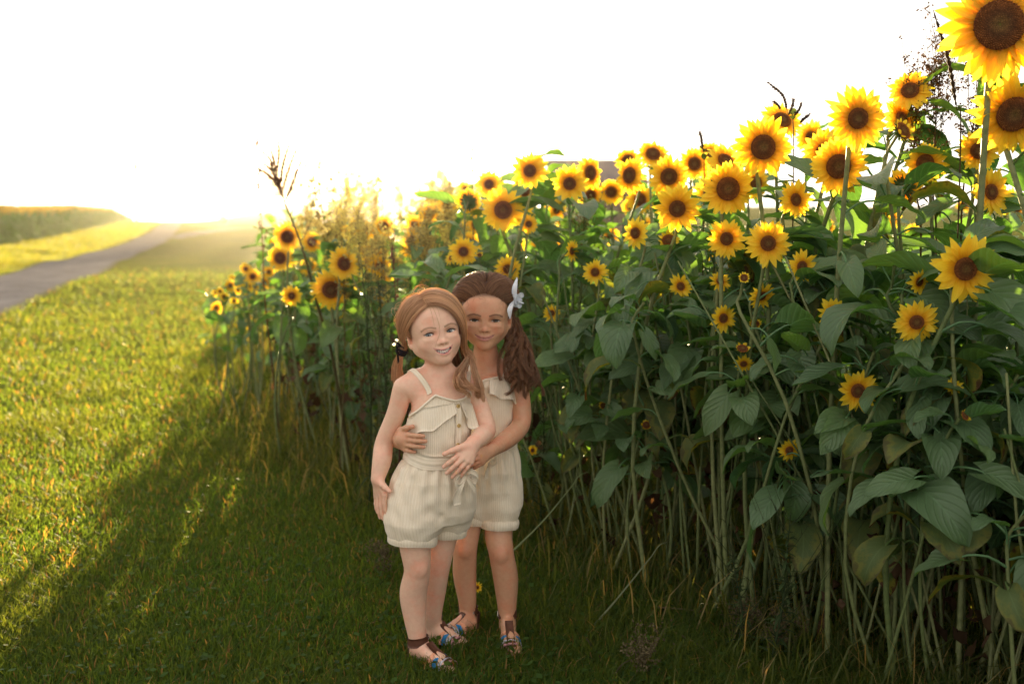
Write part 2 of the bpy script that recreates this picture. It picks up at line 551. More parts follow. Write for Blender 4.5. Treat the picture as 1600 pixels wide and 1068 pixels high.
def build_hand(F, wrist, knuckles, tips, thumb_base, thumb_tip, palm_n, rw=.0175, rf=.0062, bend=.006):
    """wrist point, four knuckles and four tips (index to little finger), thumb; palm_n points out of the back of the hand."""
    kn = [np.asarray(k, float) for k in knuckles]
    palm = (kn[0] + kn[1] + kn[2] + kn[3]) / 4
    pn = nrm(palm_n)
    for i, k in enumerate(kn):
        F.cone(wrist + (k - palm) * 0.35, k, rw * .62, rf * 1.25, .010)
    for i, (k, t) in enumerate(zip(kn, tips)):
        t = np.asarray(t, float)
        sc = (1.0, 1.05, 1.0, .86)[i]
        j1 = k + (t - k) * .42 + pn * bend
        j2 = k + (t - k) * .74 + pn * bend * .75
        F.chain([k, j1, j2, t], [rf * 1.15 * sc, rf * 1.04 * sc, rf * .96 * sc, rf * .84 * sc], .0022)
    for t_, k_ in list(zip(tips, kn)) + [(thumb_tip, np.asarray(thumb_base))]:
        t_ = np.asarray(t_, float); NAILS.append(t_ - nrm(t_ - np.asarray(k_, float)) * .001 + pn * rf * .75)
    tb, tt = np.asarray(thumb_base, float), np.asarray(thumb_tip, float)
    F.cone(wrist * .55 + tb * .45, tb, rw * .6, rf * 1.35, .008)
    F.chain([tb, tb + (tt - tb) * .5 + pn * bend * .5, tt], [rf * 1.35, rf * 1.15, rf * .95], .004)

def build_foot(F, heel, toe, ankle, side):
    """heel and toe on the ground; side = +1 when the big toe lies to the left of the walking direction."""
    heel, toe, ankle = (np.asarray(x, float) for x in (heel, toe, ankle))
    d = nrm(toe - heel); up = np.array([0, 0, 1.0]); s = np.cross(up, d) * side
    ln = np.linalg.norm(toe - heel)
    z = lambda h: up * h
    F.cone(ankle, heel + d * .022 + z(.026), .0225, .0215, .014)
    F.ell(heel + d * .020 + z(.022), (.020, .020, .019), .012)
    F.cone(heel + d * .045 + z(.034), heel + d * ln * .62 + z(.022), .023, .018, .016)
    F.cone(heel + d * .02 + z(.020), heel + d * ln * .66 - s * .010 + z(.016), .018, .0135, .014)
    F.cone(heel + d * ln * .55 + s * .008 + z(.022), heel + d * ln * .74 + s * .012 + z(.016), .016, .0135, .012)
    for i in range(5):
        o = .0185 - .0095 * i
        l0, l1 = ln * (.72 - .018 * i), ln * (1.0 - .035 * i - .01 * i * i * .5)
        r = (.0080, .0060, .0058, .0055, .0052)[i]
        F.chain([heel + d * l0 + s * o + z(.014), heel + d * (l0 + l1) * .5 + s * o * 1.08 + z(.015), heel + d * (l1 - r) + s * o * 1.1 + z(.0095)], [r * 1.05, r, r * .95], .003)

def paint_skin(V, c, R, kind, base, lip, knees):
    q = (V - c) @ R
    col = np.tile(np.asarray(base, float), (len(V), 1))
    def blend(w, t):
        nonlocal col
        col = col * (1 - w[:, None]) + np.asarray(t) * w[:, None]
    b = np.asarray(base)
    for sx in (-1, 1):
        d = np.linalg.norm((q - np.array([sx * .036, -.052, -.028])) / np.array([1, 1, .8]), axis=1)
        blend(.55 * (1 - sm(.006, .028, d)), b * np.array([1.03, .74, .72]))
        # brows
        xx = np.array([.0135, .0215, .0315, .0415, .0485]); zz = np.array([.0135, .0165, .0180, .0160, .0115]) - .001
        zb = np.interp(q[:, 0] * sx, xx, zz)
        on = ((q[:, 0] * sx > .011) & (q[:, 0] * sx < .0505) & (q[:, 1] < -.03))
        w = on * (1 - sm(.0014, .0036, np.abs(q[:, 2] - zb)))
        blend(.8 * w, BROW)
        # lid rim and the corner of the eye
        d = np.linalg.norm((q - EYE * np.array([sx, 1, 1]) - np.array([0, -.010, .001])) * np.array([1, .6, 1.75]), axis=1)
        blend(.35 * (1 - sm(.008, .0165, d)), b * np.array([.72, .56, .50]))
    ml = np.array(MOUTH[kind])
    zl = np.interp(q[:, 0], ml[:, 0], ml[:, 2])
    half = np.interp(np.abs(q[:, 0]), [0, .009, .019, .0275, .0295], [.0095, .0094, .0064, .0014, 0] if kind == "open" else [.0078, .0078, .0056, .0012, 0])
    cz = zl - (.0010 if kind == "open" else .0004)
    w = (1 - sm(.72, 1.12, np.abs(q[:, 2] - cz) / np.maximum(half, 1e-4))) * (q[:, 1] < -.05) * (np.abs(q[:, 0]) < .0282)
    blend(.85 * w, lip)
    if kind == "open":
        w = (np.abs(q[:, 2] - cz) < .0045 * (1 - (q[:, 0] / .0285) ** 2).clip(0)) * (q[:, 1] > -.0685 + 6 * q[:, 0] ** 2) * (q[:, 1] < -.03) * (np.abs(q[:, 0]) < .0265)
        blend(.9 * w, (.16, .05, .045))
    else:
        w = (np.abs(q[:, 2] - zl) < .0014) * (q[:, 1] < -.05) * (np.abs(q[:, 0]) < .028)
        blend(.75 * w, np.asarray(lip) * .45)
    d = np.linalg.norm(q - np.array([0, -.078, -.0275]), axis=1)
    blend(.35 * (1 - sm(.004, .014, d)), b * np.array([1.02, .80, .78]))
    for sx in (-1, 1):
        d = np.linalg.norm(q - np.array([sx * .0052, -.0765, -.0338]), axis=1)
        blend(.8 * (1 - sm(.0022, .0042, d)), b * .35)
        d = np.linalg.norm(q - np.array([sx * .075, .008, -.01]), axis=1)
        blend(.4 * (1 - sm(.012, .024, d)), b * np.array([1.0, .72, .66]))
    for k in NAILS:
        d = np.linalg.norm(V - k, axis=1)
        blend(.7 * (1 - sm(.0028, .0048, d)), np.minimum(b * np.array([1.12, 1.02, 1.10]), .92))
        blend(.35 * ((d > .0046) & (d < .0105)), b * np.array([1.0, .72, .66]))
    NAILS.clear()
    for k in knees:
        d = np.linalg.norm(V - k, axis=1)
        blend(.4 * (1 - sm(.012, .045, d)), b * np.array([.92, .72, .68]))
    return col.clip(0, 1)

def eye_parts(root, off, c, R, kind, iris, look):
    for sx in (-1, 1):
        ec = c + R @ (EYE * np.array([sx, 1, 1]))
        g = nrm(np.asarray(look) - ec)
        nu, nv = 40, 36
        th = np.linspace(0, pi, nu)[:, None]; ph = (np.arange(nv) * 2 * pi / nv)[None]
        loc = np.stack([np.sin(th) * np.cos(ph), np.sin(th) * np.sin(ph), np.cos(th) + 0 * ph], -1)
        bulge = 1 + .06 * np.exp(-(th / .42) ** 2)[..., None]
        a = nrm(np.cross(g, [0, 0, 1])); b = np.cross(a, g)
        V = ec + .0136 * (bulge * loc) @ np.stack([a, b, g])
        deg = np.degrees(th + 0 * ph).ravel()
        col = np.tile([.80, .76, .73], (len(deg), 1))
        rim = (deg < 29); col[rim] = np.asarray(iris) * .35
        ir = (deg < 26); col[ir] = np.asarray(iris) * (0.75 + .5 * ((np.sin(ph * 9 + 0 * th).ravel()[ir]) * .3 + .5))[:, None]
        col[deg < 11] = (.008, .007, .007)
        me = mesh_data("eye", V.reshape(-1, 3) - off, [grid_faces(nu, nv, True)], PM["eye"], col=col)
        eo = link("eye", me, root)
        # lashes along the upper lid
        op = 0.0047 if kind == "open" else 0.0040
        xx = np.linspace(-.0136, .0138, 14)
        w = np.clip(1 - (xx / .0138) ** 2, 0, 1)
        zz = .0006 + .0009 * w + .04 * xx + op * w + .0004
        yy = -np.sqrt(np.maximum(.0156 ** 2 - xx ** 2 - zz ** 2, 1e-6)) - .0004
        pts = np.stack([xx * sx, yy, zz], -1)
        rad = .0010 * (0.35 + w) ; rad[-3:] *= 1.2
        mb = MB()
        Pw = ec + pts @ R.T
        v, q, t = tubes(Pw, rad, 6); mb.add(v, q, t, col=LASH)
        S = []
        for i in range(1, 14):
            o = pts[i] - 0
            S.append([o, o + np.array([.0012 * sx * (i - 5) / 8, -.0032, .0012]), o + np.array([.0024 * sx * (i - 5) / 8, -.0055, .0040])])
        v, q, t = tubes(ec + np.array(S) @ R.T, np.array([.0005, .0004, .0001]), 3); mb.add(v, q, t, col=LASH)
        mb.obj("eyelashes", PM["cloth"], eo, off)

def teeth_part(root, off, c, R):
    mb = MB()
    xs = np.array([-.0180, -.0135, -.0086, -.0029, .0029, .0086, .0135, .0180]); ws = np.array([.0021, .0022, .0026, .0028, .0028, .0026, .0022, .0021])
    ml = np.array(MOUTH["open"])
    for x, w in zip(xs, ws):
        zt = np.interp(x, ml[:, 0], ml[:, 2]); yt = np.interp(x, ml[:, 0], ml[:, 1]) + .0060
        pts = []
        for zz, ww in ((.0042, .8), (.001, 1.0), (-.0030, 1.0), (-.0044, .75)):
            for a in np.arange(8) * pi / 4:
                pts.append([x + w * ww * np.sign(cos(a)) * abs(cos(a)) ** .6, yt + .0018 * ww * np.sign(sin(a)) * abs(sin(a)) ** .6, zt + zz])
        pts = c + np.array(pts) @ R.T
        q = grid_faces(4, 8, True)
        t = [[24, 24 + i + 1, 24 + i + 2] for i in range(6)]
        mb.add(pts, q, t, col=(.93, .89, .82))
    return mb.obj("teeth", PM["tooth"], root, off)

def cuff(parent, off, cc, dd, R, fac_r, h=.030):
    """The turned-up hem round a leg: an open band."""
    a = nrm(np.cross(dd, [0, 1, .2])); b = np.cross(dd, a)
    ph = np.linspace(0, 2 * pi, 57); G = []
    for t, o in ((0, -.0035), (.12, .0012), (.5, .0022), (.88, .0010), (1, -.003)):
        G.append([cc + dd * (h * (t - .5) + .0015 * sin(3 * p + 1)) + (a * cos(p) + b * sin(p)) * (R + o + .0012 * sin(5 * p) + .0008 * sin(11 * p + 2)) for p in ph])
    G = np.array(G); mb = MB()
    sheet(mb, G, .0030, np.broadcast_to((ph * fac_r)[None], G.shape[:2]))
    return mb.obj("cuff", PM["knit"], parent, off)
class Torso:
    """Elliptic sections stacked along z: (centre x, centre y, z, half width, half depth) turned by yaw."""
    def __init__(s, secs, yaw):
        s.S = np.array(sorted(secs, key=lambda r: r[2])); s.yaw = radians(yaw)
        s.w = np.array([cos(s.yaw), sin(s.yaw), 0]); s.d = np.array([sin(s.yaw), -cos(s.yaw), 0])   # d points to the front
    def sec(s, z):
        Z = s.S[:, 2]
        # smooth interpolation
        return [np.interp(z, Z, s.S[:, i]) for i in (0, 1, 3, 4)]
    def dist(s, grow=0.0, z0=None, z1=None, extra=None):
        def f(x, y, z):
            cx, cy, a, b = s.sec(z)
            u = (x - cx) * s.w[0] + (y - cy) * s.w[1]; v = (x - cx) * s.d[0] + (y - cy) * s.d[1]
            a = a + grow; b = b + grow
            q = (np.abs(u / a) ** 2.3 + np.abs(v / b) ** 2.3) ** (1 / 2.3)
            d = (q - 1) * np.minimum(a, b) * .9
            if extra is not None: d = d - extra(u, v, z)
            if z1 is not None:
                zz1 = z1(u, v) if callable(z1) else z1
                d = np.maximum(d, z - zz1)
            if z0 is not None: d = np.maximum(d, z0 - z)
            return d
        return f
    def pt(s, phi, z, off=0.0):
        """Point on the section at angle phi from the front (positive towards +w), off metres outside it."""
        cx, cy, a, b = s.sec(z)
        u = (a + off) * np.sign(np.sin(phi)) * np.abs(np.sin(phi)) ** (2 / 2.3)
        v = (b + off) * np.sign(np.cos(phi)) * np.abs(np.cos(phi)) ** (2 / 2.3)
        return np.stack([cx + u * s.w[0] + v * s.d[0], cy + u * s.w[1] + v * s.d[1], z + 0 * u], -1)

def sheet(mb, G, thick, fac, col=(1, 1, 1)):
    """A cloth sheet from a grid of points G (nu,nv,3), given a little thickness."""
    nu, nv, _ = G.shape
    n = nrm(np.cross(np.gradient(G, axis=0), np.gradient(G, axis=1)))
    f = grid_faces(nu, nv)
    A = (G + n * thick / 2).reshape(-1, 3); B = (G - n * thick / 2).reshape(-1, 3)
    k = nu * nv
    q = [f, f[:, ::-1] + k]
    idx = np.arange(k).reshape(nu, nv)
    loop = np.concatenate([idx[0, :], idx[1:, -1], idx[-1, -2::-1], idx[-2:0:-1, 0]])
    l2 = np.roll(loop, -1)
    q.append(np.stack([loop, l2, l2 + k, loop + k], -1))
    mb.add(np.concatenate([A, B]), np.concatenate(q), col=col, a=np.concatenate([fac.ravel(), fac.ravel()]))

def sandal(root, off, heel, toe, ankle, side):
    heel, toe, ankle = (np.asarray(x, float) for x in (heel, toe, ankle))
    d = nrm(toe - heel); up = np.array([0, 0, 1.0]); s = np.cross(up, d) * side; ln = np.linalg.norm(toe - heel)
    so = empty("sandal", heel - off); so.parent = root
    BR = (.115, .045, .026)
    # sole
    t = np.linspace(0, 1, 15)
    wl = np.interp(t, [0, .12, .3, .5, .72, .9, 1], [.012, .023, .0215, .0215, .029, .024, .012]); cen = np.interp(t, [0, .3, .7, 1], [0, -.002, .001, .003])
    mb = MB()
    rows = []
    for zz, sc in ((-.002, .94), (0, 1.0), (.008, 1.0), (.0095, .96)):
        Lh = [heel + d * (-.012 + (ln + .022) * a) + s * (cc + w * sc) + up * zz for a, w, cc in zip(t, wl, cen)]
        Rh = [heel + d * (-.012 + (ln + .022) * a) + s * (cc - w * sc) + up * zz for a, w, cc in zip(t[::-1], wl[::-1], cen[::-1])]
        rows.append(Lh + Rh)
    V = np.array(rows).reshape(-1, 3); n = 30
    q = grid_faces(4, n, True)
    capt = [[3 * n + i, 3 * n + i + 1, 3 * n + n - 2 - i, 3 * n + n - 1 - i] for i in range(14)]
    capb = [[n - 1 - i, n - 2 - i, i + 1, i] for i in range(14)]
    mb.add(V, np.concatenate([q, capt, capb]), col=(.20, .10, .06))
    mb.obj("sole", PM["leather"], so, heel)
    def band(name, a0, h, w, width, col, tilt=0.0, mat="leather", lift=0.003):
        """a strap over the foot: a0 along the foot, h height of the instep there, w half width"""
        th = np.linspace(0, pi, 15)
        G = []
        for k in (-.5, -.17, .17, .5):
            row = []
            for a in th:
                rr = 1.0 + (-.04 if abs(k) > .4 else 0)
                p = heel + d * (a0 + k * width + tilt * cos(a)) + s * ((w + lift) * rr * cos(a)) + up * (.008 + (h - .004 + lift) * rr * (sin(a) ** .75))
                row.append(p)
            G.append(row)
        mbb = MB(); G = np.array(G)
        sheet(mbb, G, .0022, np.zeros(G.shape[:2]), col)
        return mbb.obj(name, PM[mat], so, heel)
    band("front_strap", ln * .80, .020, .027, .012, (.60, .30, .32))
    band("front_strap", ln * .72, .025, .028, .011, (.62, .60, .68), .002)
    band("front_strap", ln * .62, .031, .028, .014, (.02, .24, .58), .003)
    band("front_strap", ln * .53, .037, .027, .013, (.90, .42, .26), .004)
    # centre strap and ankle strap, heel counter
    mb = MB()
    path = smooth_path([heel + d * ln * .86 + up * .021, heel + d * ln * .70 + up * .033, heel + d * ln * .50 + up * .047, heel + d * ln * .38 + up * .062], 10)
    G = np.stack([path + s * k for k in (-.012, -.004, .004, .012)], 1)
    sheet(mb, G, .0028, np.zeros(G.shape[:2]), BR)
    mb.obj("centre_strap", PM["leather"], so, heel)
    mb = MB()
    G = []
    for k in (-.013, -.005, .005, .013):
        G.append([ankle * [1, 1, 0] + (heel * [0, 0, 1]) + d * (.0285 * cos(a) - .002) + s * (.0275 * sin(a)) + up * (.058 + k + .004 * cos(a)) for a in np.linspace(-pi, pi, 25)])
    G = np.array(G); sheet(mb, G, .0028, np.zeros(G.shape[:2]), BR)
    st = mb.obj("ankle_strap", PM["leather"], so, heel)
    mb = MB()
    G = np.array([[heel + d * (.020 - .0255 * cos(a) * (1 + .1 * k)) + s * .0245 * sin(a) + up * (.008 + .047 * k) for a in np.linspace(-1.25, 1.25, 13)] for k in (0, .33, .66, 1.0)])
    sheet(mb, G, .0028, np.zeros(G.shape[:2]), BR)
    mb.obj("heel_counter", PM["leather"], so, heel)
    mb = MB()
    sb = ankle * [1, 1, 0] + heel * [0, 0, 1] + up * .059 - s * .0300 + d * .004
    ring = np.array([sb + d * (.0075 * cos(a)) + up * (.0085 * sin(a)) for a in np.linspace(0, 2 * pi, 13)])
    v, q, t3 = tubes(ring, np.full(13, .0013), 6); mb.add(v, q, t3, col=(.75, .72, .66))
    v, q, t3 = tubes(np.array([sb - d * .0075, sb + d * .006]), np.full(2, .0009), 5); mb.add(v, q, t3, col=(.75, .72, .66))
    mb.obj("buckle", PM["metal"], so, heel)

def body_obj(F, root, off, c, R, kind, base, lip, knees):
    V, Q = F.skin()
    V = relax(V, Q, 1, .35)
    col = paint_skin(V, c, R, kind, base, lip, knees)
    return link("body", mesh_data("body", V - off, [Q], PM["skin"], col=col), root)

def strands(mb, paths, r0, cols, sides=3, taper=True):
    P = np.asarray(paths); n = P.shape[1]
    t = np.linspace(0, 1, n)
    prof = (1 - .75 * t ** 3) * (0.6 + .4 * np.minimum(t * 6, 1)) if taper else np.ones(n)
    r = np.asarray(r0).reshape(-1, 1) * prof[None]
    v, q, tt = tubes(P, r, sides, cap=False)
    mb.add(v, q, col=np.repeat(np.asarray(cols), n * sides, axis=0))
HEADR = np.array([.0715, .0865, .0735]); HEADC = np.array([0, .015, .030])
def on_skull(d, lift):
    d = nrm(d)
    k = 1 / np.sqrt(np.sum((d / HEADR) ** 2, -1, keepdims=True))
    return HEADC + d * (k + lift)
def hair_paths(roots, ends, n, lift0, lift1, r, via=None):
    """Paths over the skull from directions roots to directions ends."""
    t = np.linspace(0, 1, n)[None, :, None]
    a, b = nrm(roots)[:, None], nrm(ends)[:, None]
    if via is None: d = a * (1 - t) + b * t
    else:
        v = nrm(via)[:, None]
        d = a * (1 - t) ** 2 + 2 * v * t * (1 - t) + b * t ** 2
    lf = lift0 + (lift1 - lift0) * np.sin(np.pi * np.clip(t, 0, 1)) ** .8
    return on_skull(d, lf)
# ---------------------------------------------------------------- the two girls
CAMP = np.array([0, 0, CAM_Z])
def scalp_paint(V, col, c, R, hc):
    q = (V - c) @ R
    line = np.interp(q[:, 1], [-.075, -.055, -.035, -.012, .02, .05, .1], [.070, .060, .036, .010, -.030, -.048, -.05])
    w = sm(-.006, .010, q[:, 2] - line) * (np.linalg.norm(q - HEADC, axis=1) < .12) * (q[:, 2] > -.06)
    return col * (1 - w[:, None]) + np.asarray(hc) * w[:, None]

def curl(path, amp, turns, phase, start=.3):
    """Adds a corkscrew to paths (S,n,3)."""
    n = path.shape[1]; t = np.linspace(0, 1, n)
    T = nrm(np.gradient(path, axis=1))
    a = nrm(np.cross(T, np.array([.3, .9, .1]))); b = np.cross(T, a)
    am = (np.asarray(amp)[:, None] * np.clip((t - start) / (1 - start), 0, 1) ** .7)[..., None]
    ph = (2 * pi * np.asarray(turns)[:, None] * t + np.asarray(phase)[:, None])[..., None]
    return path + am * (a * np.cos(ph) + b * np.sin(ph))
def resample(path, n):
    S, m, _ = path.shape
    t = np.linspace(0, m - 1.0001, n); i = t.astype(int); f = (t - i)[None, :, None]
    i0 = np.clip(i - 1, 0, m - 1); i3 = np.clip(i + 2, 0, m - 1)
    a, b, c, d = path[:, i0], path[:, i], path[:, i + 1], path[:, i3]
    return 0.5 * (2 * b + (c - a) * f + (2 * a - 5 * b + 4 * c - d) * f ** 2 + (3 * b - a - 3 * c + d) * f ** 3)
def jit(n, s): return rng.normal(0, s, (n, 3))
def hair_cols(n, a, b, key=None):
    k = rng.random((n, 1)) ** 1.3
    if key is not None:       # locks: neighbouring strands share a tone
        lock = (np.asarray(key) * 46).astype(int)
        k = (.40 * k[:, 0] + .75 * rng.random(lock.max() + 1)[lock] ** 1.1).clip(0, 1)[:, None]
    return np.asarray(a) * (1 - k) + np.asarray(b) * k

# ================= the girl in front
def front_girl():
    global BROW, LASH
    Y0 = 2.70
    P = lambda x, y, dy=0.0: at(x, y, Y0 + dy)
    S = FPX / Y0
    r = lambda px: px / S
    off = gp(668, 1036) * [1, 1, 0] + [0, .03, 0]
    root = empty("person", off)
    tag(root, "smaller girl standing in front, two low pigtails, toothy smile, cream ribbed romper", "girl", "girls in matching rompers")
    c, R = P(678, 519, 0.0), rotm(19, -6, -9)
    L = lambda p: c + R @ np.asarray(p, float)
    base, lip = (.85, .53, .39), (.66, .27, .25)
    BROW, LASH = (.36, .20, .12), (.05, .03, .02)
    secs = lambda rows: [(*P(x, y, dy), r(a), r(b)) for x, y, dy, a, b in rows]
    T = Torso(secs([(685, 592, .01, 40, 24), (687, 612, .0, 47, 31), (688, 640, -.005, 50, 35), (688, 672, -.01, 48, 37), (686, 703, -.01, 48, 37), (681, 735, 0, 56, 43), (676, 770, .005, 62, 46), (672, 800, .01, 60, 45)]), 20)
    F = Field(off + [-.21, -.24, -.01], off + [.21, .30, 1.10], .0020)
    # trunk
    F.fn(P(682, 700), .27, T.dist(-.006, P(0, 800)[2], P(0, 598)[2]), 0, world=True)
    sR, sL = P(630, 605, -.02), P(737, 606, .045)
    F.chain([P(684, 592, .02), P(655, 598, .0), sR], [r(23), r(19), r(15)], .03)
    F.chain([P(688, 592, .02), P(714, 598, .03), sL], [r(23), r(19), r(15)], .03)
    F.chain([L((0, .012, -.045)), P(686, 578, .015), P(686, 603, .02)], [.034, .032, .040], .02)
    # arms
    eR, wR = P(601, 690, .0), P(590, 748, -.035)
    F.limb([sR, P(619, 645, -.01), eR, P(597, 718, -.02), wR], [r(15.5), r(14.5), r(14.2), r(14.5), r(10)])
    eL, wL = P(760, 670, .0), P(740, 692, -.075)
    F.limb([sL, P(751, 640, .03), eL, P(752, 681, -.04), wL], [r(15.5), r(14.8), r(14.5), r(13.8), r(10.5)])
    # hands
    build_hand(F, wR, [P(601, 773, -.06), P(597, 776, -.045), P(592, 777, -.03), P(588, 776, -.015)],
               [P(604, 803, -.055), P(599, 810, -.045), P(594, 808, -.032), P(590, 800, -.018)],
               P(599, 758, -.065), P(609, 767, -.080), np.array([-1, -.4, .1]), rw=.0165, bend=.003)
    build_hand(F, wL, [P(717, 710, -.105), P(723, 716, -.108), P(730, 720, -.105), P(736, 722, -.098)],
               [P(693, 729, -.110), P(698, 739, -.110), P(707, 745, -.105), P(720, 744, -.098)],
               P(716, 700, -.105), P(694, 709, -.112), np.array([.25, -.9, .4]), rw=.0185, bend=.007)
    # legs
    hR, hL = P(650, 795, -.02), P(697, 795, .05)
    kR, kL = P(652, 890, -.035), P(683, 888, .055)
    aR, aL = P(654, 1008, -.01), P(677, 984, .135)
    F.limb([hR, P(649, 850, -.035), kR, P(646, 925, -.015), P(648, 960, -.01), aR], [r(33), r(25), r(20.5), r(21.5), r(18), r(12.5)])
    F.limb([hL, P(688, 850, .05), kL, P(677, 925, .09), P(675, 955, .11), aL], [r(31), r(24), r(20), r(20), r(16.5), r(11.8)])
    F.ell(P(656, 889, -.062), (.018, .012, .020), .012)
    hlR, toR = gp(643, 1031) + [0, .02, 0], gp(716, 1055) + [0, .01, 0]
    hlL, toL = gp(668, 1001) + [0, .02, 0], gp(724, 1014) + [0, .01, 0]
    build_foot(F, hlR, toR, aR, -1); build_foot(F, hlL, toL, aL, 1)
    build_head(F, c, R, "open")
    BODY = F
    V, Q = F.skin(); V = relax(V, Q, 1, .35)
    hc = np.array([.60, .37, .22])
    col = paint_skin(V, c, R, "open", base, lip, [P(656, 889, -.07), P(686, 886, .02), eR, eL])
    col = scalp_paint(V, col, c, R, hc)
    link("body", mesh_data("body", V - off, [Q], PM["skin"], col=col), root)
    eye_parts(root, off, c, R, "open", (.20, .235, .25), CAMP)
    teeth_part(root, off, c, R)

    # ---------- hair
    mb = MB()
    Li = lambda w: R.T @ (np.asarray(w) - c)
    tieA, tieB = P(629, 545, .035), P(735, 558, .035)
    dA, dB = nrm(Li(tieA) - HEADC), nrm(Li(tieB) - HEADC)
    def clump(n, k, sd, small):
        g = rng.integers(0, k, n)
        return jit(k, sd)[g] + jit(n, small), g
    def bundle(nst, part0, part1, via_f, dtie, tie, falls, lift, spread_fall, wav):
        s = rng.random(nst)
        pts = np.array([part0, *part1])
        root_d = np.stack([np.interp(s, np.linspace(0, 1, len(pts)), pts[:, i]) for i in range(3)], 1) + jit(nst, .025)
        via = via_f(s) + jit(nst, .05)
        sk = hair_paths(root_d, np.tile(dtie, (nst, 1)) + jit(nst, .05), 16, .004, lift + 0, None, via) 
        lk = rng.random(64)[(s * 63).astype(int)][:, None, None]
        sk = sk + (rng.random((nst, 1, 1)) * .004 + lk * .008 * np.sin(np.linspace(0, pi, 16))[None, :, None]) * nrm(sk - HEADC)
        bundle.key = s
        w = c + sk @ R.T
        # gather into the tie
        k = np.linspace(0, 1, 16)[None, :, None] ** 4
        w = w * (1 - k) + (tie + jit(nst, .0045)[:, None]) * k
        o, g = clump(nst, 14, spread_fall, .0022)
        f = np.stack([np.asarray(x) + o * (.35 + .65 * (i + 1) / len(falls)) for i, x in enumerate(falls)], 1)
        full = resample(np.concatenate([w, f], 1), 34)
        full = curl(full, (.3 + .7 * rng.random(14))[g] * wav, (1.6 + rng.random(14))[g], (6 * rng.random(14))[g] + rng.normal(0, .15, nst), .6)
        return full
    colf = lambda n, k=None: hair_cols(n, (.52, .30, .165), (1.0, .80, .56), k)
    pr0 = np.array([-.24, -.84, .50]); prs = [np.array([-.26, -.45, .86]), np.array([-.22, .0, .98]), np.array([-.1, .55, .80]), np.array([0, .95, .25])]
    nA = 900
    pa = bundle(nA, pr0, prs, lambda s: np.stack([-.90 + .10 * s, -1.0 + 1.8 * s, .20 + .05 * s], 1), dA, tieA,
                [P(622, 560, .05), P(618, 578, .06), P(621, 598, .07)], .013, .010, .004)
    strands(mb, pa, rng.uniform(.0004, .0010, nA), colf(nA, bundle.key))
    nB = 1100
    pb = bundle(nB, pr0, prs, lambda s: np.stack([.74 + .2 * s, -1.20 + 1.95 * s, .40 - .1 * s], 1), dB, tieB,
                [P(738, 572, .0), P(741, 588, -.02), P(746, 603, -.03), P(747, 618, -.03)], .015, .010, .006)
    strands(mb, pb, rng.uniform(.0004, .0010, nB), colf(nB, bundle.key))
    # loose lock of the right pigtail in front of the shoulder
    nC = 240
    f = [P(731, 560, .02), P(722, 578, .0), P(716, 592, -.045), P(722, 604, -.055), P(738, 612, -.05)]
    o, g = clump(nC, 7, .006, .0018)
    pc = np.stack([np.asarray(x) + o * (.5 + .3 * i) for i, x in enumerate(f)], 1)
    pc = curl(resample(pc, 30), (.003 + .005 * rng.random(7))[g], (1.2 + rng.random(7))[g], (6 * rng.random(7))[g] + rng.normal(0, .15, nC), .1)
    strands(mb, pc, rng.uniform(.0006, .0011, nC), colf(nC))
    # temple wisps in front of the ear
    nD = 120
    rd = np.array([-.70, -.62, .36]) + jit(nD, .10); ed = np.array([-.93, -.15, -.42]) + jit(nD, .10)
    pd = c + hair_paths(rd, ed, 18, .003, .010, None, np.array([-.95, -.45, .0]) + jit(nD, .08)) @ R.T
    strands(mb, pd, rng.uniform(.0004, .0008, nD), colf(nD))
    # single strand fallen across the face
    for q in ([(664, 468, -.075), (676, 480, -.098), (685, 503, -.103), (687, 520, -.098), (682, 535, -.106), (678, 552, -.100)], [(664, 468, -.075), (672, 482, -.09), (677, 500, -.095), (679, 515, -.098)], [(666, 467, -.075), (682, 480, -.1), (689, 500, -.104)]):
        pts = smooth_path([P(*k) for k in q], 24)[None]
        strands(mb, pts, [.0006], np.array([[.50, .29, .17]]))
    # backlit flyaways
    nE = 620
    rd = np.stack([rng.uniform(-.9, .5, nE), rng.uniform(.0, .9, nE), rng.uniform(.25, 1, nE)], 1)
    ed = rd + np.stack([rng.uniform(-.9, .5, nE), rng.uniform(-.3, .8, nE), rng.uniform(-.9, -.1, nE)], 1)
    pe = c + hair_paths(rd, ed, 18, .004, 0, None) @ R.T
    lf = rng.gamma(2.0, .0055, nE)[:, None, None] * np.sin(np.linspace(0, pi * .9, 18))[None, :, None]
    pe = pe + nrm(pe - c) * lf + np.cumsum(rng.normal(0, .0007, pe.shape), 1)
    strands(mb, pe, np.full(nE, .00055), colf(nE))
    ho = mb.obj("hair", PM["hair"], root, off)
    # dark ribbon tied round the pigtail
    mb = MB()
    ax = nrm(P(622, 560, .05) - tieA)
    a = nrm(np.cross(ax, [0, 1, 0])); b = np.cross(ax, a)
    ang = np.linspace(0, 2 * pi, 17)
    for k in (-.006, 0, .006):
        ring = tieA + ax * (.006 + k) + np.array([a * cos(t) * .0125 + b * sin(t) * .0125 for t in ang])
        v, q, t = tubes(ring, np.full(17, .0042), 6); mb.add(v, q, t, col=(.018, .014, .02))
    for sg in (-1, 1):
        pth = smooth_path([tieA, tieA + a * sg * .012 + np.array([-.004, -.012, .012]), tieA + np.array([-.012, -.014, .016 * sg]), tieA + np.array([-.010, -.012, -.006 + .03 * sg])], 10)
        G = np.stack([pth + b * w for w in (-.006, -.002, .002, .006)], 1)
        sheet(mb, G, .0015, np.zeros(G.shape[:2]), (.018, .014, .02))
    mb.obj("hair_tie", PM["cloth"], ho, off)

    # ---------- romper
    F = Field(off + [-.17, -.20, .28], off + [.17, .20, .86], .0022)
    NKX, NKY = [r(k) for k in (-55, -46, -30, -17, 0, 17, 34, 46, 53)], (651, 639, 623, 612, 618, 622, 620, 612, 628)
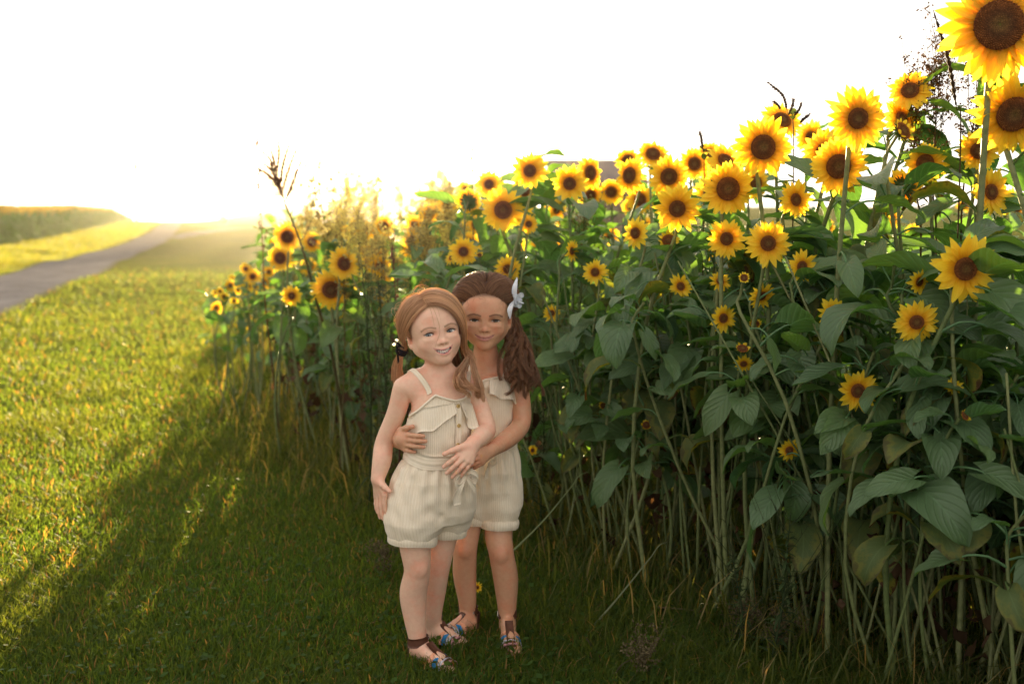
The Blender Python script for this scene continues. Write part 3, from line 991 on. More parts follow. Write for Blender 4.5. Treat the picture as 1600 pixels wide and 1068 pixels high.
    zneck = lambda u, v: np.interp(u, NKX, [P(0, k)[2] for k in NKY]) - .012 * (v < 0)
    F.fn(P(682, 690), .17, T.dist(.0015, P(0, 722)[2], zneck), 0, world=True)
    # blouse of the bodice over the band, then the gathered shorts
    pleat = lambda u, v, z: .0035 * np.sin(np.arctan2(u, v) * 17 + z * 9) * np.clip((z - P(0, 790)[2]) / .07, 0, 1) * np.clip((P(0, 712)[2] - z) / .02, 0, 1)
    T2 = Torso(secs([(683, 704, -.01, 47.5, 38), (682, 714, 0, 50, 40), (680, 726, 0, 58, 46), (677, 745, 0, 65, 52), (675, 770, .005, 70, 55), (674, 795, .01, 71, 54), (674, 812, .015, 66, 50)]), 20)
    F.fn(P(680, 760), .20, T2.dist(.001, P(0, 812)[2], P(0, 703)[2], pleat), .006, world=True)
    cR, cL = P(645, 838, -.035), P(697, 824, .045)
    dRl = nrm(cR - P(650, 780, -.02)); dLl = nrm(cL - P(700, 780, .045))
    F.chain([P(650, 790, -.025), P(646, 815, -.032), cR], [r(46), r(44), r(33)], .02)
    F.chain([P(700, 785, .045), P(699, 808, .048), cL], [r(42), r(38), r(28)], .02)
    for cc, dd, ra in ((cR, dRl, r(35)), (cL, dLl, r(30))):
        # clip the leg below the cuff and open it
        F.fn(cc, .075, lambda x, y, z, dd=dd: -(x * dd[0] + y * dd[1] + z * dd[2]) + .013, .002, True)
        F.fn(cc, .075, lambda x, y, z, dd=dd: -(x * dd[0] + y * dd[1] + z * dd[2]) + .006, .002, True)
        F.cone(cc - dd * .003, cc + dd * .05, ra * .86, ra * .84, .003, True)
    # folds at the crotch and hip
    F.chain([P(662, 790, -.118), P(674, 803, -.105), P(688, 808, -.08)], [.003, .005, .003], .022, True)
    F.chain([P(640, 750, -.10), P(652, 775, -.12), P(660, 800, -.12)], [.002, .003, .003], .022, True)
    V, Q = F.skin(); V = relax(V, Q, 1, .4)
    nv = vnormals(V, Q)
    V = V + nv * (.0016 * np.sin(V[:, 2] * 95 + V[:, 0] * 60 + 2 * np.sin(V[:, 0] * 40)) * np.sin(V[:, 0] * 70 - V[:, 2] * 33))[:, None]
    # rib coordinate: round the trunk above, round each leg below
    q = V - P(679, 760)
    ang = np.arctan2(q @ T.w, q @ T.d)
    fac = ang * .098
    low = V[:, 2] < P(0, 800)[2]
    rightleg = (V - P(672, 820)) @ T.w < 0
    fac = np.where(V[:, 2] < P(0, 838)[2] + 9, fac, fac)
    ro = link("romper", mesh_data("romper", V - off, [Q], PM["knit"], attrs={"fac": fac}), root)
    for cc, dd, ra in ((cR, dRl, r(37.5)), (cL, dLl, r(32.5))): cuff(ro, off, cc + dd * .004, dd, ra, .05)
    # waistband tied at the side
    mb = MB()
    G = []
    for zpx, o in ((722, .006), (716, .0085), (708, .0085), (702, .005)):
        ph = np.linspace(-pi, pi, 61)
        z = P(0, zpx)[2] - .010 * np.sin(ph) * 0 + .004 * np.sin(ph * 3)
        z = z + np.interp(np.sin(ph), [-1, 1], [.012, -.016])
        cxy = np.array([T.pt(p, zz, o + .001 * sin(p * 9)) for p, zz in zip(ph, z)])
        G.append(cxy)
    G = np.array(G); sheet(mb, G, .003, np.tile(np.array([.0, .008, .016, .024])[:, None], (1, 61)))
    mb.obj("waistband", PM["knit"], ro, off)
    # tie bow hanging below her left hand
    mb = MB()
    kn = P(727, 741, -.085)
    def ribbon(pts, w0, w1, dirw):
        pth = smooth_path(pts, 14); w = np.linspace(w0, w1, 14)[:, None]
        dw = nrm(np.asarray(dirw, float))
        G = np.stack([pth + dw * w * k for k in (-.5, -.17, .17, .5)], 1)
        sheet(mb, G, .002, np.broadcast_to(np.linspace(0, .02, 4)[None], G.shape[:2]))
    ribbon([kn, P(736, 736, -.10), P(746, 742, -.10), P(744, 752, -.09), P(732, 747, -.082)], .012, .014, (.2, -.3, 1))
    ribbon([kn, P(719, 744, -.10), P(712, 752, -.105), P(716, 760, -.10), P(726, 752, -.088)], .012, .014, (.3, -.4, .9))
    ribbon([kn, P(720, 760, -.098), P(714, 775, -.095), P(714, 788, -.09)], .012, .022, (1, .3, .2))
    ribbon([kn, P(734, 752, -.09), P(739, 760, -.085), P(742, 764, -.08)], .012, .020, (.3, -.2, 1))
    mb.obj("tie_bow", PM["knit"], ro, off)
    # ruffle in two pieces across the chest, parted at the buttons
    mb = MB()
    def ruffle(ph0, ph1, top, hem, n=44, waves=5, flare=.020, seed=0.0):
        s = np.linspace(0, 1, n); rows = []
        for j, v in enumerate(np.linspace(0, 1, 9)):
            ph = ph0 + (ph1 - ph0) * s
            zt = np.interp(s, *top); zh = np.interp(s, *hem)
            z = zt + (zh - zt) * v
            wv = np.sin(s * waves * 2 * pi + seed + .8 * v) * .5 + .3 * np.sin(s * waves * 4.3 + 1.3 + seed)
            offw = .004 + flare * v ** 1.25 * (.55 + .62 * wv)
            rows.append(np.array([T.pt(p, zz, o) for p, zz, o in zip(ph, z + .004 * v * np.sin(s * waves * 2 * pi + 1), offw)]))
        G = np.array(rows)
        sheet(mb, G, .0018, np.broadcast_to((s * (ph1 - ph0) * .09)[None], G.shape[:2]))
    z_ = lambda p: P(0, p)[2]
    ruffle(-1.75, .22, ([0, .25, .55, 1], [z_(650), z_(646), z_(630), z_(624)]), ([0, .35, .7, .9, 1], [z_(674), z_(671), z_(661), z_(648), z_(640)]), waves=2.2, flare=.013)
    ruffle(.42, 1.9, ([0, .4, .75, 1], [z_(624), z_(628), z_(640), z_(652)]), ([0, .25, .6, 1], [z_(648), z_(664), z_(671), z_(674)]), waves=2.6, flare=.024, seed=1.2)
    mb.obj("ruffle", PM["knit"], ro, off)
    # neckline binding and shoulder straps
    mb = MB()
    ph = np.linspace(-1.45, 1.6, 40)
    us = np.array([T.pt(p, z_(630), .003) for p in ph])
    cx = np.array([T.sec(z_(630))[0], T.sec(z_(630))[1], 0])
    u = (us - cx) @ T.w
    zz = np.interp(u, NKX, [z_(k) for k in NKY]) + .001
    us = np.array([T.pt(p, z, .0035) for p, z in zip(ph, zz)])
    v, q, t = tubes(us, np.full(40, .0034), 8); mb.add(v, q, t)
    for pts in ([P(673, 613, -.075), P(669, 604, -.060), P(657, 593, -.03), P(645, 584, .0), P(640, 584, .03), P(641, 596, .06)],
                [P(734, 614, -.035), P(735, 606, -.02), P(730, 596, .0), P(725, 590, .03), P(724, 596, .06)]):
        sp = smooth_path(BODY.rest(smooth_path(pts, 22), .0025)[1:-1:2], 22)
        G = np.stack([sp + np.array([.0062 * k, -.001, .0035 * k]) for k in (-1, -.3, .3, 1)], 1)
        sheet(mb, G, .0032, np.broadcast_to(np.linspace(0, .008, 4)[None], G.shape[:2]))
    mb.obj("shoulder_strap", PM["knit"], ro, off)
    # button placket
    mb = MB()
    zc = np.linspace(z_(625), z_(702), 16)
    G = np.stack([np.array([T.pt(.31 + k, z, .0055) for z in zc]) for k in (-.10, -.03, .03, .10)], 1)
    sheet(mb, G, .0025, np.broadcast_to(np.linspace(0, .012, 4)[None], G.shape[:2]))
    pl = mb.obj("placket", PM["knit"], ro, off)
    for i, py in enumerate((629, 658, 687)):
        mb = MB()
        p0 = T.pt(.31, z_(py), .008); nn = nrm(T.pt(.31, z_(py), .03) - p0)
        a = nrm(np.cross(nn, [0, 0, 1])); b = np.cross(nn, a)
        rows = [[p0 + nn * h + rr * (a * cos(t) + b * sin(t)) for t in np.arange(14) * 2 * pi / 14] for h, rr in ((-.002, .0052), (.001, .0055), (.0022, .0048), (.0018, .0036), (.0014, .001))]
        V2 = np.array(rows).reshape(-1, 3)
        mb.add(V2, grid_faces(5, 14, True), col=(.62, .42, .15))
        for sg in (-1, 1):
            vv, qq, tt = tubes(np.array([p0 + a * .0015 * sg + nn * .0015, p0 + a * .0015 * sg + nn * .0023]), np.full(2, .0007), 6); mb.add(vv, qq, tt, col=(.1, .06, .03))
        mb.obj("button", PM["button"], pl, off)
    sandal(root, off, hlR, toR, aR, -1)
    sandal(root, off, hlL, toL, aL, 1)
    return root

# ================= the girl behind
def back_girl():
    global BROW, LASH
    Y0 = 2.89
    P = lambda x, y, dy=0.0: at(x, y, Y0 + dy)
    S = FPX / Y0
    r = lambda px: px / S
    off = gp(758, 990) * [1, 1, 0]
    root = empty("person", off)
    tag(root, "taller girl standing behind, long brown curls, white hair bow, closed smile", "girl", "girls in matching rompers")
    c, R = P(758, 495, -.02), rotm(1, 3, 1.5)
    L = lambda p: c + R @ np.asarray(p, float)
    base, lip = (.64, .345, .215), (.52, .20, .17)
    BROW, LASH = (.12, .06, .035), (.03, .018, .012)
    secs = lambda rows: [(*P(x, y, dy), r(a), r(b)) for x, y, dy, a, b in rows]
    T = Torso(secs([(762, 578, .01, 36, 22), (762, 600, .0, 41, 29), (762, 630, .0, 42, 33), (762, 662, .0, 39, 33), (762, 690, .0, 42, 36), (763, 725, .005, 46, 40), (764, 760, .01, 48, 41), (764, 790, .01, 47, 40)]), -6)
    F = Field(off + [-.33, -.30, -.01], off + [.20, .24, 1.15], .0020)
    F.fn(P(762, 690), .25, T.dist(-.006, P(0, 765)[2], P(0, 586)[2]), 0, world=True)
    sR, sL = P(718, 592, .02), P(808, 590, .0)
    F.chain([P(758, 578, .03), P(737, 585, .025), sR], [r(22), r(19), r(15.5)], .03)
    F.chain([P(762, 578, .03), P(786, 584, .015), sL], [r(22), r(19), r(15.5)], .03)
    F.chain([L((0, .012, -.045)), P(759, 556, .01), P(761, 585, .02)], [.034, .032, .040], .02)
    # her left arm comes forward round the other girl
    eL, wL = P(814, 662, -.03), P(765, 704, -.215)
    F.limb([sL, P(814, 630, -.01), eL, P(795, 684, -.11), wL], [r(15.5), r(14.8), r(14.2), r(14), r(10)])
    build_hand(F, wL, [P(747, 708, -.262), P(749, 714, -.262), P(751, 719, -.258), P(753, 723, -.252)],
               [P(728, 716, -.268), P(731, 722, -.268), P(735, 728, -.262), P(741, 731, -.255)],
               P(755, 701, -.24), P(742, 703, -.265), np.array([.2, -.9, .3]), rw=.0165, bend=.004)
    # her right arm goes behind the other girl and the hand comes round her waist
    eR, wR = P(668, 662, -.02), P(619, 686, -.155)
    F.limb([sR, P(690, 630, .0), eR, P(640, 675, -.07), wR], [r(15.5), r(14.8), r(14), r(13), r(10)])
    build_hand(F, wR, [P(638, 679, -.268), P(637, 687, -.268), P(636, 695, -.266), P(634, 702, -.258)],
               [P(662, 681, -.288), P(665, 689, -.288), P(662, 698, -.286), P(648, 706, -.272)],
               P(626, 671, -.235), P(645, 666, -.270), np.array([-.25, -.9, .1]), rw=.0195, bend=.007)
    F.cone(wR, P(628, 686, -.245), r(10), r(11), .012)
    # legs
    hR, hL = P(738, 785, .012), P(785, 785, .012)
    kR, kL = P(727, 856, -.02), P(783, 862, -.03)
    aR, aL = P(731, 966, .035), P(793, 975, .0)
    F.limb([hR, P(729, 830, -.01), kR, P(726, 895, .005), P(730, 935, .02), aR], [r(22), r(21.0), r(18.5), r(18.5), r(14.5), r(11)])
    F.limb([hL, P(779, 830, -.01), kL, P(790, 902, -.015), P(792, 940, -.005), aL], [r(23), r(22.0), r(19.5), r(19.5), r(15.5), r(11.5)])
    F.ell(kR + [0, -.028, 0], (.017, .012, .019), .012); F.ell(kL + [0, -.030, 0], (.018, .012, .020), .012)
    hlR, toR = gp(744, 988) + [0, .03, 0], gp(690, 1000) + [0, .02, 0]
    hlL, toL = gp(792, 990) + [0, .02, 0], gp(801, 1027) + [0, .0, 0]
    build_foot(F, hlR, toR, aR, -1); build_foot(F, hlL, toL, aL, 1)
    build_head(F, c, R, "closed")
    BODY = F
    V, Q = F.skin(); V = relax(V, Q, 1, .35)
    hc = np.array([.17, .085, .045])
    col = paint_skin(V, c, R, "closed", base, lip, [kR + [0, -.036, 0], kL + [0, -.038, 0], eL])
    col = scalp_paint(V, col, c, R, hc)
    link("body", mesh_data("body", V - off, [Q], PM["skin"], col=col), root)
    eye_parts(root, off, c, R, "closed", (.10, .055, .03), CAMP)

    # ---------- hair: swept back from the forehead, then long curls
    mb = MB()
    colf = lambda n, k=None: hair_cols(n, (.15, .066, .034), (.46, .24, .125), k)
    def side(n, sg, falls, xr, amp):
        s = rng.random(n)
        rd = np.stack([sg * (-.08 + .78 * s) , -.92 + .22 * s ** 2 + rng.normal(0, .03, n), .62 - .40 * s ** 1.5 + .25 * rng.random(n) ** 2], 1) + jit(n, .025)
        via = np.stack([sg * (.25 + .85 * s), -.35 + .45 * rng.random(n), 1.25 - .85 * s], 1)
        end = np.stack([sg * np.full(n, .92), .25 + .45 * rng.random(n), -.25 + .1 * rng.random(n)], 1)
        sk = hair_paths(rd, end, 16, .002, .021, None, via)
        side.key = s
        lk = rng.random(64)[(s * 63).astype(int)][:, None, None]
        sk = sk + (rng.random((n, 1, 1)) * .006 + lk * .007) * nrm(sk - HEADC) * np.sin(np.linspace(.1, pi, 16))[None, :, None]
        w = c + sk @ R.T
        k = max(9, n // 42); g = rng.integers(0, k, n); ck = jit(k, 1.0)[g]; sml = jit(n, .0022)
        f = np.stack([np.asarray(x) + ck * (.005 + .012 * (i + 1) / len(falls)) + sml for i, x in enumerate(falls)], 1)
        full = resample(np.concatenate([w, f], 1), 64)
        return curl(full, (amp[0] + (amp[1] - amp[0]) * rng.random(k))[g], (4 + 2.5 * rng.random(k))[g], (6.3 * rng.random(k))[g] + rng.normal(0, .22, n), .38)
    fr = [P(804, 520, .03), P(811, 545, .01), P(816, 570, -.02), P(817, 592, -.045), P(812, 606, -.06)]
    fr2 = [P(797, 512, .02), P(799, 538, .0), P(800, 562, -.05), P(806, 586, -.075)]
    fr3 = [P(808, 525, .06), P(822, 555, .06), P(832, 582, .04), P(838, 600, .03)]
    for n, fl in ((760, fr), (560, fr2), (420, fr3)):
        pp = side(n, 1, fl, None, (.006, .0130)); strands(mb, pp, rng.uniform(.0007, .0013, n), colf(n, side.key))
    fl = [P(718, 520, .06), P(712, 545, .07), P(716, 570, .07), P(722, 590, .08)]
    strands(mb, side(620, -1, fl, None, (.002, .008)), rng.uniform(.0006, .0012, 620), colf(620))
    # separate ringlets lying over the mass, beside the cheek and on the shoulder
    for k in range(17):
        f = k / 16
        x0, x1 = 793 + 16 * f, 798 + 34 * f + rng.normal(0, 3)
        y0, y1 = 500 + rng.uniform(-8, 14), 578 + 30 * rng.random()
        d0, d1 = .015 + .02 * f, -.085 + .09 * f
        mid = P((x0 + x1) / 2 + rng.normal(0, 3), (y0 + y1) / 2, (d0 + d1) / 2 - .02)
        nR = 30
        line = np.repeat(smooth_path([P(x0, y0, d0), mid, P(x1, y1, d1)], 46)[None], nR, axis=0) + jit(nR, .0019)[:, None]
        line = curl(line, np.full(nR, rng.uniform(.0075, .0120)), np.full(nR, rng.uniform(3.2, 5.0)), rng.uniform(0, 6) + rng.normal(0, .16, nR), .05)
        strands(mb, line, rng.uniform(.0005, .0010, nR), hair_cols(nR, (.15, .066, .034), (.46, .24, .125)) * rng.uniform(.75, 1.5))
    # crown and back of the head
    n = 1100
    rd = np.stack([rng.uniform(-.75, .75, n), rng.uniform(-.55, .7, n), np.full(n, .9)], 1)
    ed = rd * [1.3, 1, 0] + np.stack([np.zeros(n), np.full(n, 1.0), rng.uniform(-.6, -.1, n)], 1)
    pk = c + hair_paths(rd, ed, 18, -.004, .024, None) @ R.T
    pk = pk + nrm(pk - c) * (rng.random((n, 1, 1)) * .010) * np.sin(np.linspace(0, pi, 18))[None, :, None]
    strands(mb, pk, rng.uniform(.0004, .0010, n), colf(n))
    # fine curls on the forehead
    for x0, y0, x1, y1, ph in ((748, 461, 754, 470, 0), (752, 460, 760, 471, 2), (744, 460, 741, 473, 4), (733, 464, 730, 480, 1), (780, 461, 786, 476, 3), (786, 464, 790, 485, 5)):
        q = smooth_path([P(x0, y0, -.090), P((x0 + x1) / 2 - 1, (y0 + y1) / 2, -.100), P(x1, y1, -.100)], 18)[None]
        strands(mb, curl(q, [.005], [1.1], [ph], .2), [.0006], colf(1))
    nE = 380
    rd = np.stack([rng.uniform(-1, 1, nE), rng.uniform(.05, .9, nE), rng.uniform(.2, 1, nE)], 1)
    ed = rd + np.stack([rng.uniform(-.8, .8, nE), rng.uniform(-.05, .8, nE), rng.uniform(-.8, 0, nE)], 1)
    pe = c + hair_paths(rd, ed, 18, .010, .02, None) @ R.T
    pe = pe + nrm(pe - c) * rng.gamma(2.0, .005, nE)[:, None, None] * np.sin(np.linspace(0, pi * .9, 18))[None, :, None] + np.cumsum(rng.normal(0, .0009, pe.shape), 1)
    strands(mb, pe, np.full(nE, .00055), colf(nE))
    ho = mb.obj("hair", PM["hair"], root, off)
    # white fabric flower bow
    mb = MB()
    b0 = P(804, 468, -.055)
    white = (.74, .78, .84)
    for i in range(11):
        a = i * 2.4 + .3; rr = .012 + .010 * (i % 3) / 2
        dirr = np.array([.35 * cos(a) + .25, -.55 + .25 * sin(a * 2), sin(a) * 1.0 + .0])
        sdir = nrm(np.cross(dirr, [.6, -.5, .2]))
        pth = smooth_path([b0, b0 + nrm(dirr) * rr * .7 + [.004, -.004, 0], b0 + nrm(dirr) * rr * 1.35], 7)
        w = np.array([.004, .009, .012, .013, .012, .009, .004])[:, None]
        G = np.stack([pth + sdir * w * k + np.array([.003, -.004, 0]) * (k * k) for k in (-1, -.5, 0, .5, 1)], 1)
        sheet(mb, G, .0012, np.zeros(G.shape[:2]), white)
    for tip, mid in ((P(808, 433, -.06), P(804, 450, -.07)), (P(797, 498, -.075), P(797, 482, -.08)), (P(812, 480, -.05), P(809, 474, -.07))):
        pth = smooth_path([b0, mid, tip], 9)
        w = np.array([.003, .006, .008, .009, .009, .008, .006, .004, .0008])[:, None]
        G = np.stack([pth + np.array([.85, -.4, .2]) * w * k for k in (-1, -.4, .4, 1)], 1)
        sheet(mb, G, .0012, np.zeros(G.shape[:2]), white)
    mb.obj("hair_bow", PM["cloth"], ho, off)

    # ---------- romper
    F = Field(off + [-.13, -.16, .30], off + [.13, .18, .88], .0022)
    z_ = lambda p: P(0, p)[2]
    kx, kz = [r(-44), r(-38), r(-24), 0, r(24), r(38), r(44)], [z_(636), z_(622), z_(600), z_(590), z_(586), z_(600), z_(626)]
    zneck = lambda u, v: np.interp(u, kx, kz) - .012 * (v < 0)
    F.fn(P(762, 660), .15, T.dist(.0015, P(0, 705)[2], zneck), 0, world=True)
    pleat = lambda u, v, z: .003 * np.sin(np.arctan2(u, v) * 15 + z * 9) * np.clip((z - P(0, 775)[2]) / .08, 0, 1) * np.clip((P(0, 695)[2] - z) / .02, 0, 1)
    T2 = Torso(secs([(762, 668, .0, 38.5, 33), (762, 682, .0, 41, 36), (762, 700, 0, 46, 41), (763, 730, .005, 51, 45), (763, 760, .01, 51, 42), (762, 790, .01, 49, 29)]), -6)
    F.fn(P(762, 725), .18, T2.dist(.001, P(0, 785)[2], P(0, 668)[2], pleat), .006, world=True)
    cR, cL = P(730, 806, -.005), P(779, 813, -.005)
    dRl = nrm(cR - P(737, 750, 0)); dLl = nrm(cL - P(783, 750, 0))
    F.chain([P(738, 765, .0), P(733, 790, -.003), cR], [r(31), r(31), r(26)], .024)
    F.chain([P(785, 765, .0), P(781, 790, -.003), cL], [r(31), r(31), r(27)], .024)
    for cc, dd, ra in ((cR, dRl, r(27.5)), (cL, dLl, r(28.5))):
        F.fn(cc, .066, lambda x, y, z, dd=dd: -(x * dd[0] + y * dd[1] + z * dd[2]) + .013, .002, True)
        F.fn(cc, .066, lambda x, y, z, dd=dd: -(x * dd[0] + y * dd[1] + z * dd[2]) + .006, .002, True)
        F.cone(cc - dd * .003, cc + dd * .05, ra * .86, ra * .84, .003, True)
    F.chain([P(757, 755, -.105), P(757, 780, -.10), P(757, 812, -.08)], [.002, .004, .006], .02, True)
    V, Q = F.skin(); V = relax(V, Q, 1, .4)
    nv = vnormals(V, Q)
    V = V + nv * (.0014 * np.sin(V[:, 2] * 85 + V[:, 0] * 70 + 2 * np.sin(V[:, 0] * 50)) * np.sin(V[:, 0] * 60 - V[:, 2] * 30))[:, None]
    q = V - P(762, 720, 0)
    ro = link("romper", mesh_data("romper", V - off, [Q], PM["knit"], attrs={"fac": np.arctan2(q @ T.w, q @ T.d) * .082}), root)
    for cc, dd, ra in ((cR, dRl, r(30)), (cL, dLl, r(31))): cuff(ro, off, cc + dd * .004, dd, ra, .045, .026)
    mb = MB()
    G = []
    for zpx, o in ((696, .006), (690, .0078), (682, .0078), (676, .005)):
        ph = np.linspace(-pi, pi, 61)
        G.append(np.array([T.pt(p, P(0, zpx)[2] + .003 * sin(p * 3), o) for p in ph]))
    sheet(mb, np.array(G), .003, np.tile(np.array([.0, .008, .016, .024])[:, None], (1, 61)))
    mb.obj("waistband", PM["knit"], ro, off)
    mb = MB()
    kn = P(765, 722, -.105)
    for pts, w0, w1, dw in (([kn, P(772, 714, -.12), P(775, 724, -.12), P(766, 728, -.115)], .008, .010, (.2, -.3, 1)), ([kn, P(770, 724, -.11), P(773, 716, -.115), P(771, 727, -.11)], .006, .010, (.6, -.3, .6)), ([kn, P(762, 735, -.10), P(760, 748, -.095)], .008, .014, (1, .2, .2))):
        pth = smooth_path(pts, 12); w = np.linspace(w0, w1, 12)[:, None]
        G = np.stack([pth + nrm(np.array(dw, float)) * w * k for k in (-.5, -.17, .17, .5)], 1)
        sheet(mb, G, .002, np.broadcast_to(np.linspace(0, .02, 4)[None], G.shape[:2]))
    mb.obj("tie_bow", PM["knit"], ro, off)
    mb = MB()
    n = 44; s = np.linspace(0, 1, n)
    for ph0, ph1, top, hem, waves, flare, seed in ((.12, 2.0, ([0, .3, .7, 1], [z_(589), z_(587), z_(600), z_(622)]), ([0, .3, .6, .85, 1], [z_(610), z_(618), z_(626), z_(634), z_(638)]), 2.8, .020, .4),
                                                 (-1.8, -.05, ([0, .35, .7, 1], [z_(632), z_(612), z_(598), z_(590)]), ([0, .4, .8, 1], [z_(648), z_(640), z_(626), z_(606)]), 2.4, .014, 0)):
        rows = []
        for v in np.linspace(0, 1, 9):
            ph = ph0 + (ph1 - ph0) * s
            zt = np.interp(s, *top); zh = np.interp(s, *hem); z = zt + (zh - zt) * v
            wv = np.sin(s * waves * 2 * pi + seed + .8 * v) * .5 + .3 * np.sin(s * waves * 4.3 + 1.3 + seed)
            rows.append(np.array([T.pt(p, zz, o) for p, zz, o in zip(ph, z + .004 * v * np.sin(s * waves * 6.3 + 1), .004 + flare * v ** 1.25 * (.55 + .62 * wv))]))
        G = np.array(rows)
        sheet(mb, G, .0018, np.broadcast_to((s * (ph1 - ph0) * .085)[None], G.shape[:2]))
    mb.obj("ruffle", PM["knit"], ro, off)
    mb = MB()
    ph = np.linspace(-1.5, 1.6, 40)
    us = np.array([T.pt(p, z_(600), .003) for p in ph]); cx = np.array([T.sec(z_(600))[0], T.sec(z_(600))[1], 0])
    zz = np.interp((us - cx) @ T.w, kx, kz) + .001
    us = np.array([T.pt(p, z, .0035) for p, z in zip(ph, zz)])
    v, q, t = tubes(us, np.full(40, .0032), 8); mb.add(v, q, t)
    for pts in ([P(787, 590, -.060), P(789, 578, -.045), P(789, 570, -.015), P(787, 568, .02), P(785, 580, .05)], [P(739, 596, -.050), P(735, 584, -.035), P(734, 574, -.0), P(735, 572, .03), P(737, 582, .06)]):
        sp = smooth_path(BODY.rest(smooth_path(pts, 18), .0025)[1:-1:2], 18)
        G = np.stack([sp + np.array([.004 * k, -.001, .001 * k]) for k in (-1, -.3, .3, 1)], 1)
        sheet(mb, G, .003, np.broadcast_to(np.linspace(0, .008, 4)[None], G.shape[:2]))
    mb.obj("shoulder_strap", PM["knit"], ro, off)
    sandal(root, off, hlR, toR, aR, -1)
    sandal(root, off, hlL, toL, aL, 1)
    return root
front_girl()
back_girl()
# ---------------------------------------------------------------- the ground
def softramp(d, s): return s * np.logaddexp(0, d / s)
def ground_z(x, y):
    x, y = np.asarray(x, float), np.asarray(y, float)
    z = .03 * softramp(y - 58, 9) - .027 * softramp(y - 152, 7)
    ratio = x / np.maximum(y, 1)
    z = z + 3.2 * sm(-.335, -.20, ratio) * sm(125, 205, y)
    z = z + .05 * (np.sin(x * .31 + 1) * np.sin(y * .23) + .6 * np.sin(x * .13 - y * .41)) * sm(8, 22, y)
    return z + .010 * np.sin(x * 2.1 + .5 * y) * np.sin(y * 1.7) * sm(5.5, 9, y)
ROAD = np.array([(-3.9, -2.0), (-6.9, 8.5), (-9.4, 16.5), (-13.3, 29.0), (-19.8, 49.0), (-28.9, 81.0), (-50.5, 150.0), (-66, 200.0)])
LANE = np.array([(-27.6, 78.0), (-28.6, 86.0), (-29.4, 95.0), (-29.9, 108.0), (-27.5, 122.0), (-20, 140.0)])
def road_x(y): return np.interp(y, ROAD[:, 1], ROAD[:, 0])
EDGE = np.array([(2.6, .6), (1.9, 1.35), (1.36, 2.0), (.88, 2.6), (.42, 3.35), (-.02, 3.9), (-.62, 4.45), (-1.16, 5.15), (-1.62, 6.5), (-2.5, 10.0), (-3.6, 15.0), (-6.0, 25.0)])
def edge_x(y): return np.interp(y, EDGE[:, 1], EDGE[:, 0])
def inside(x, y): return x - edge_x(y)           # metres to the right of the field's edge

def build_ground():
    ys = np.concatenate([np.linspace(-6, 12, 60), np.geomspace(12.3, 255, 110)])
    u = np.linspace(-1, 1, 161); u = np.sign(u) * np.abs(u) ** 1.4
    X = u[None] * (14 + ys[:, None].clip(0) * 1.15); Y = np.broadcast_to(ys[:, None], X.shape)
    V = np.stack([X, Y, ground_z(X, Y)], -1).reshape(-1, 3)
    m, nt, p, out = new_mat("lawn_soil")
    geo = N(nt, "ShaderNodeNewGeometry").outputs["Position"]
    big = noise(nt, .35, 5, .6, geo); mid = noise(nt, 2.4, 5, .65, geo); fine = noise(nt, 40, 4, .7, geo)
    c = ramp(nt, mid, [(.28, (.045, .060, .014)), (.5, (.085, .100, .022)), (.72, (.15, .135, .04))])
    c = mixc(nt, c, ramp(nt, big, [(.35, (.14, .145, .034)), (.65, (.075, .105, .022))]), .45)
    c = mixc(nt, c, ramp(nt, fine, [(.3, (.55, .5, .45)), (.6, (1.2, 1.2, 1.1))]), 1.0, 'MULTIPLY')
    nt.links.new(c, p.inputs["Base Color"]); p.inputs["Roughness"].default_value = 1.0; p.inputs["Specular IOR Level"].default_value = .0
    bump(nt, math_n(nt, 'ADD', fine, math_n(nt, 'MULTIPLY', mid, 2.0)), .8, .05, p)
    o = link("ground", mesh_data("ground", V, [grid_faces(len(ys), len(u))[:, ::-1]], m)); tag(o, kind="structure")
    # gravel road and the lane that leaves it
    m, nt, p, out = new_mat("gravel")
    geo = N(nt, "ShaderNodeNewGeometry").outputs["Position"]
    a = attr(nt, "fac", "Fac")
    n1 = noise(nt, 22, 5, .75, geo); n2 = noise(nt, 1.2, 5, .6, geo)
    c = ramp(nt, n1, [(.25, (.085, .085, .098)), (.5, (.155, .155, .175)), (.75, (.24, .235, .255))])
    c = mixc(nt, c, ramp(nt, n2, [(.35, (.75, .72, .68)), (.65, (1.1, 1.08, 1.05))]), 1.0, 'MULTIPLY')
    edge = math_n(nt, 'ADD', math_n(nt, 'ABSOLUTE', a), math_n(nt, 'MULTIPLY_ADD', n2, .5, -.25))
    c = mixc(nt, c, (.11, .105, .045), ramp(nt, edge, [(.82, (0, 0, 0)), (1.0, (1, 1, 1))]))
    nt.links.new(c, p.inputs["Base Color"]); p.inputs["Roughness"].default_value = 1.0; p.inputs["Specular IOR Level"].default_value = .0
    bump(nt, n1, .4, .02, p)
    for name, line, w in (("road", ROAD, 1.32), ("lane", LANE, 1.25)):
        pth = smooth_path(np.c_[line, np.zeros(len(line))], 90)
        d = nrm(np.gradient(pth, axis=0)); s = np.stack([-d[:, 1], d[:, 0], 0 * d[:, 0]], 1)
        ww = np.interp(np.arange(90), [0, 8, 89], [w * 1.9, w, w]) if name == "lane" else np.full(90, w)
        G = np.stack([pth + s * ww[:, None] * k for k in np.linspace(-1, 1, 9)], 1)
        G[..., 2] = ground_z(G[..., 0], G[..., 1]) + (.024 if name == "road" else .018) + np.linspace(-1, 1, 9)[None] ** 2 * -.014
        fac = np.broadcast_to(np.linspace(-1, 1, 9)[None], G.shape[:2])
        o = link(name, mesh_data(name, G.reshape(-1, 3), [grid_faces(90, 9)[:, ::-1]], m, attrs={"fac": fac.ravel()})); tag(o, kind="structure")

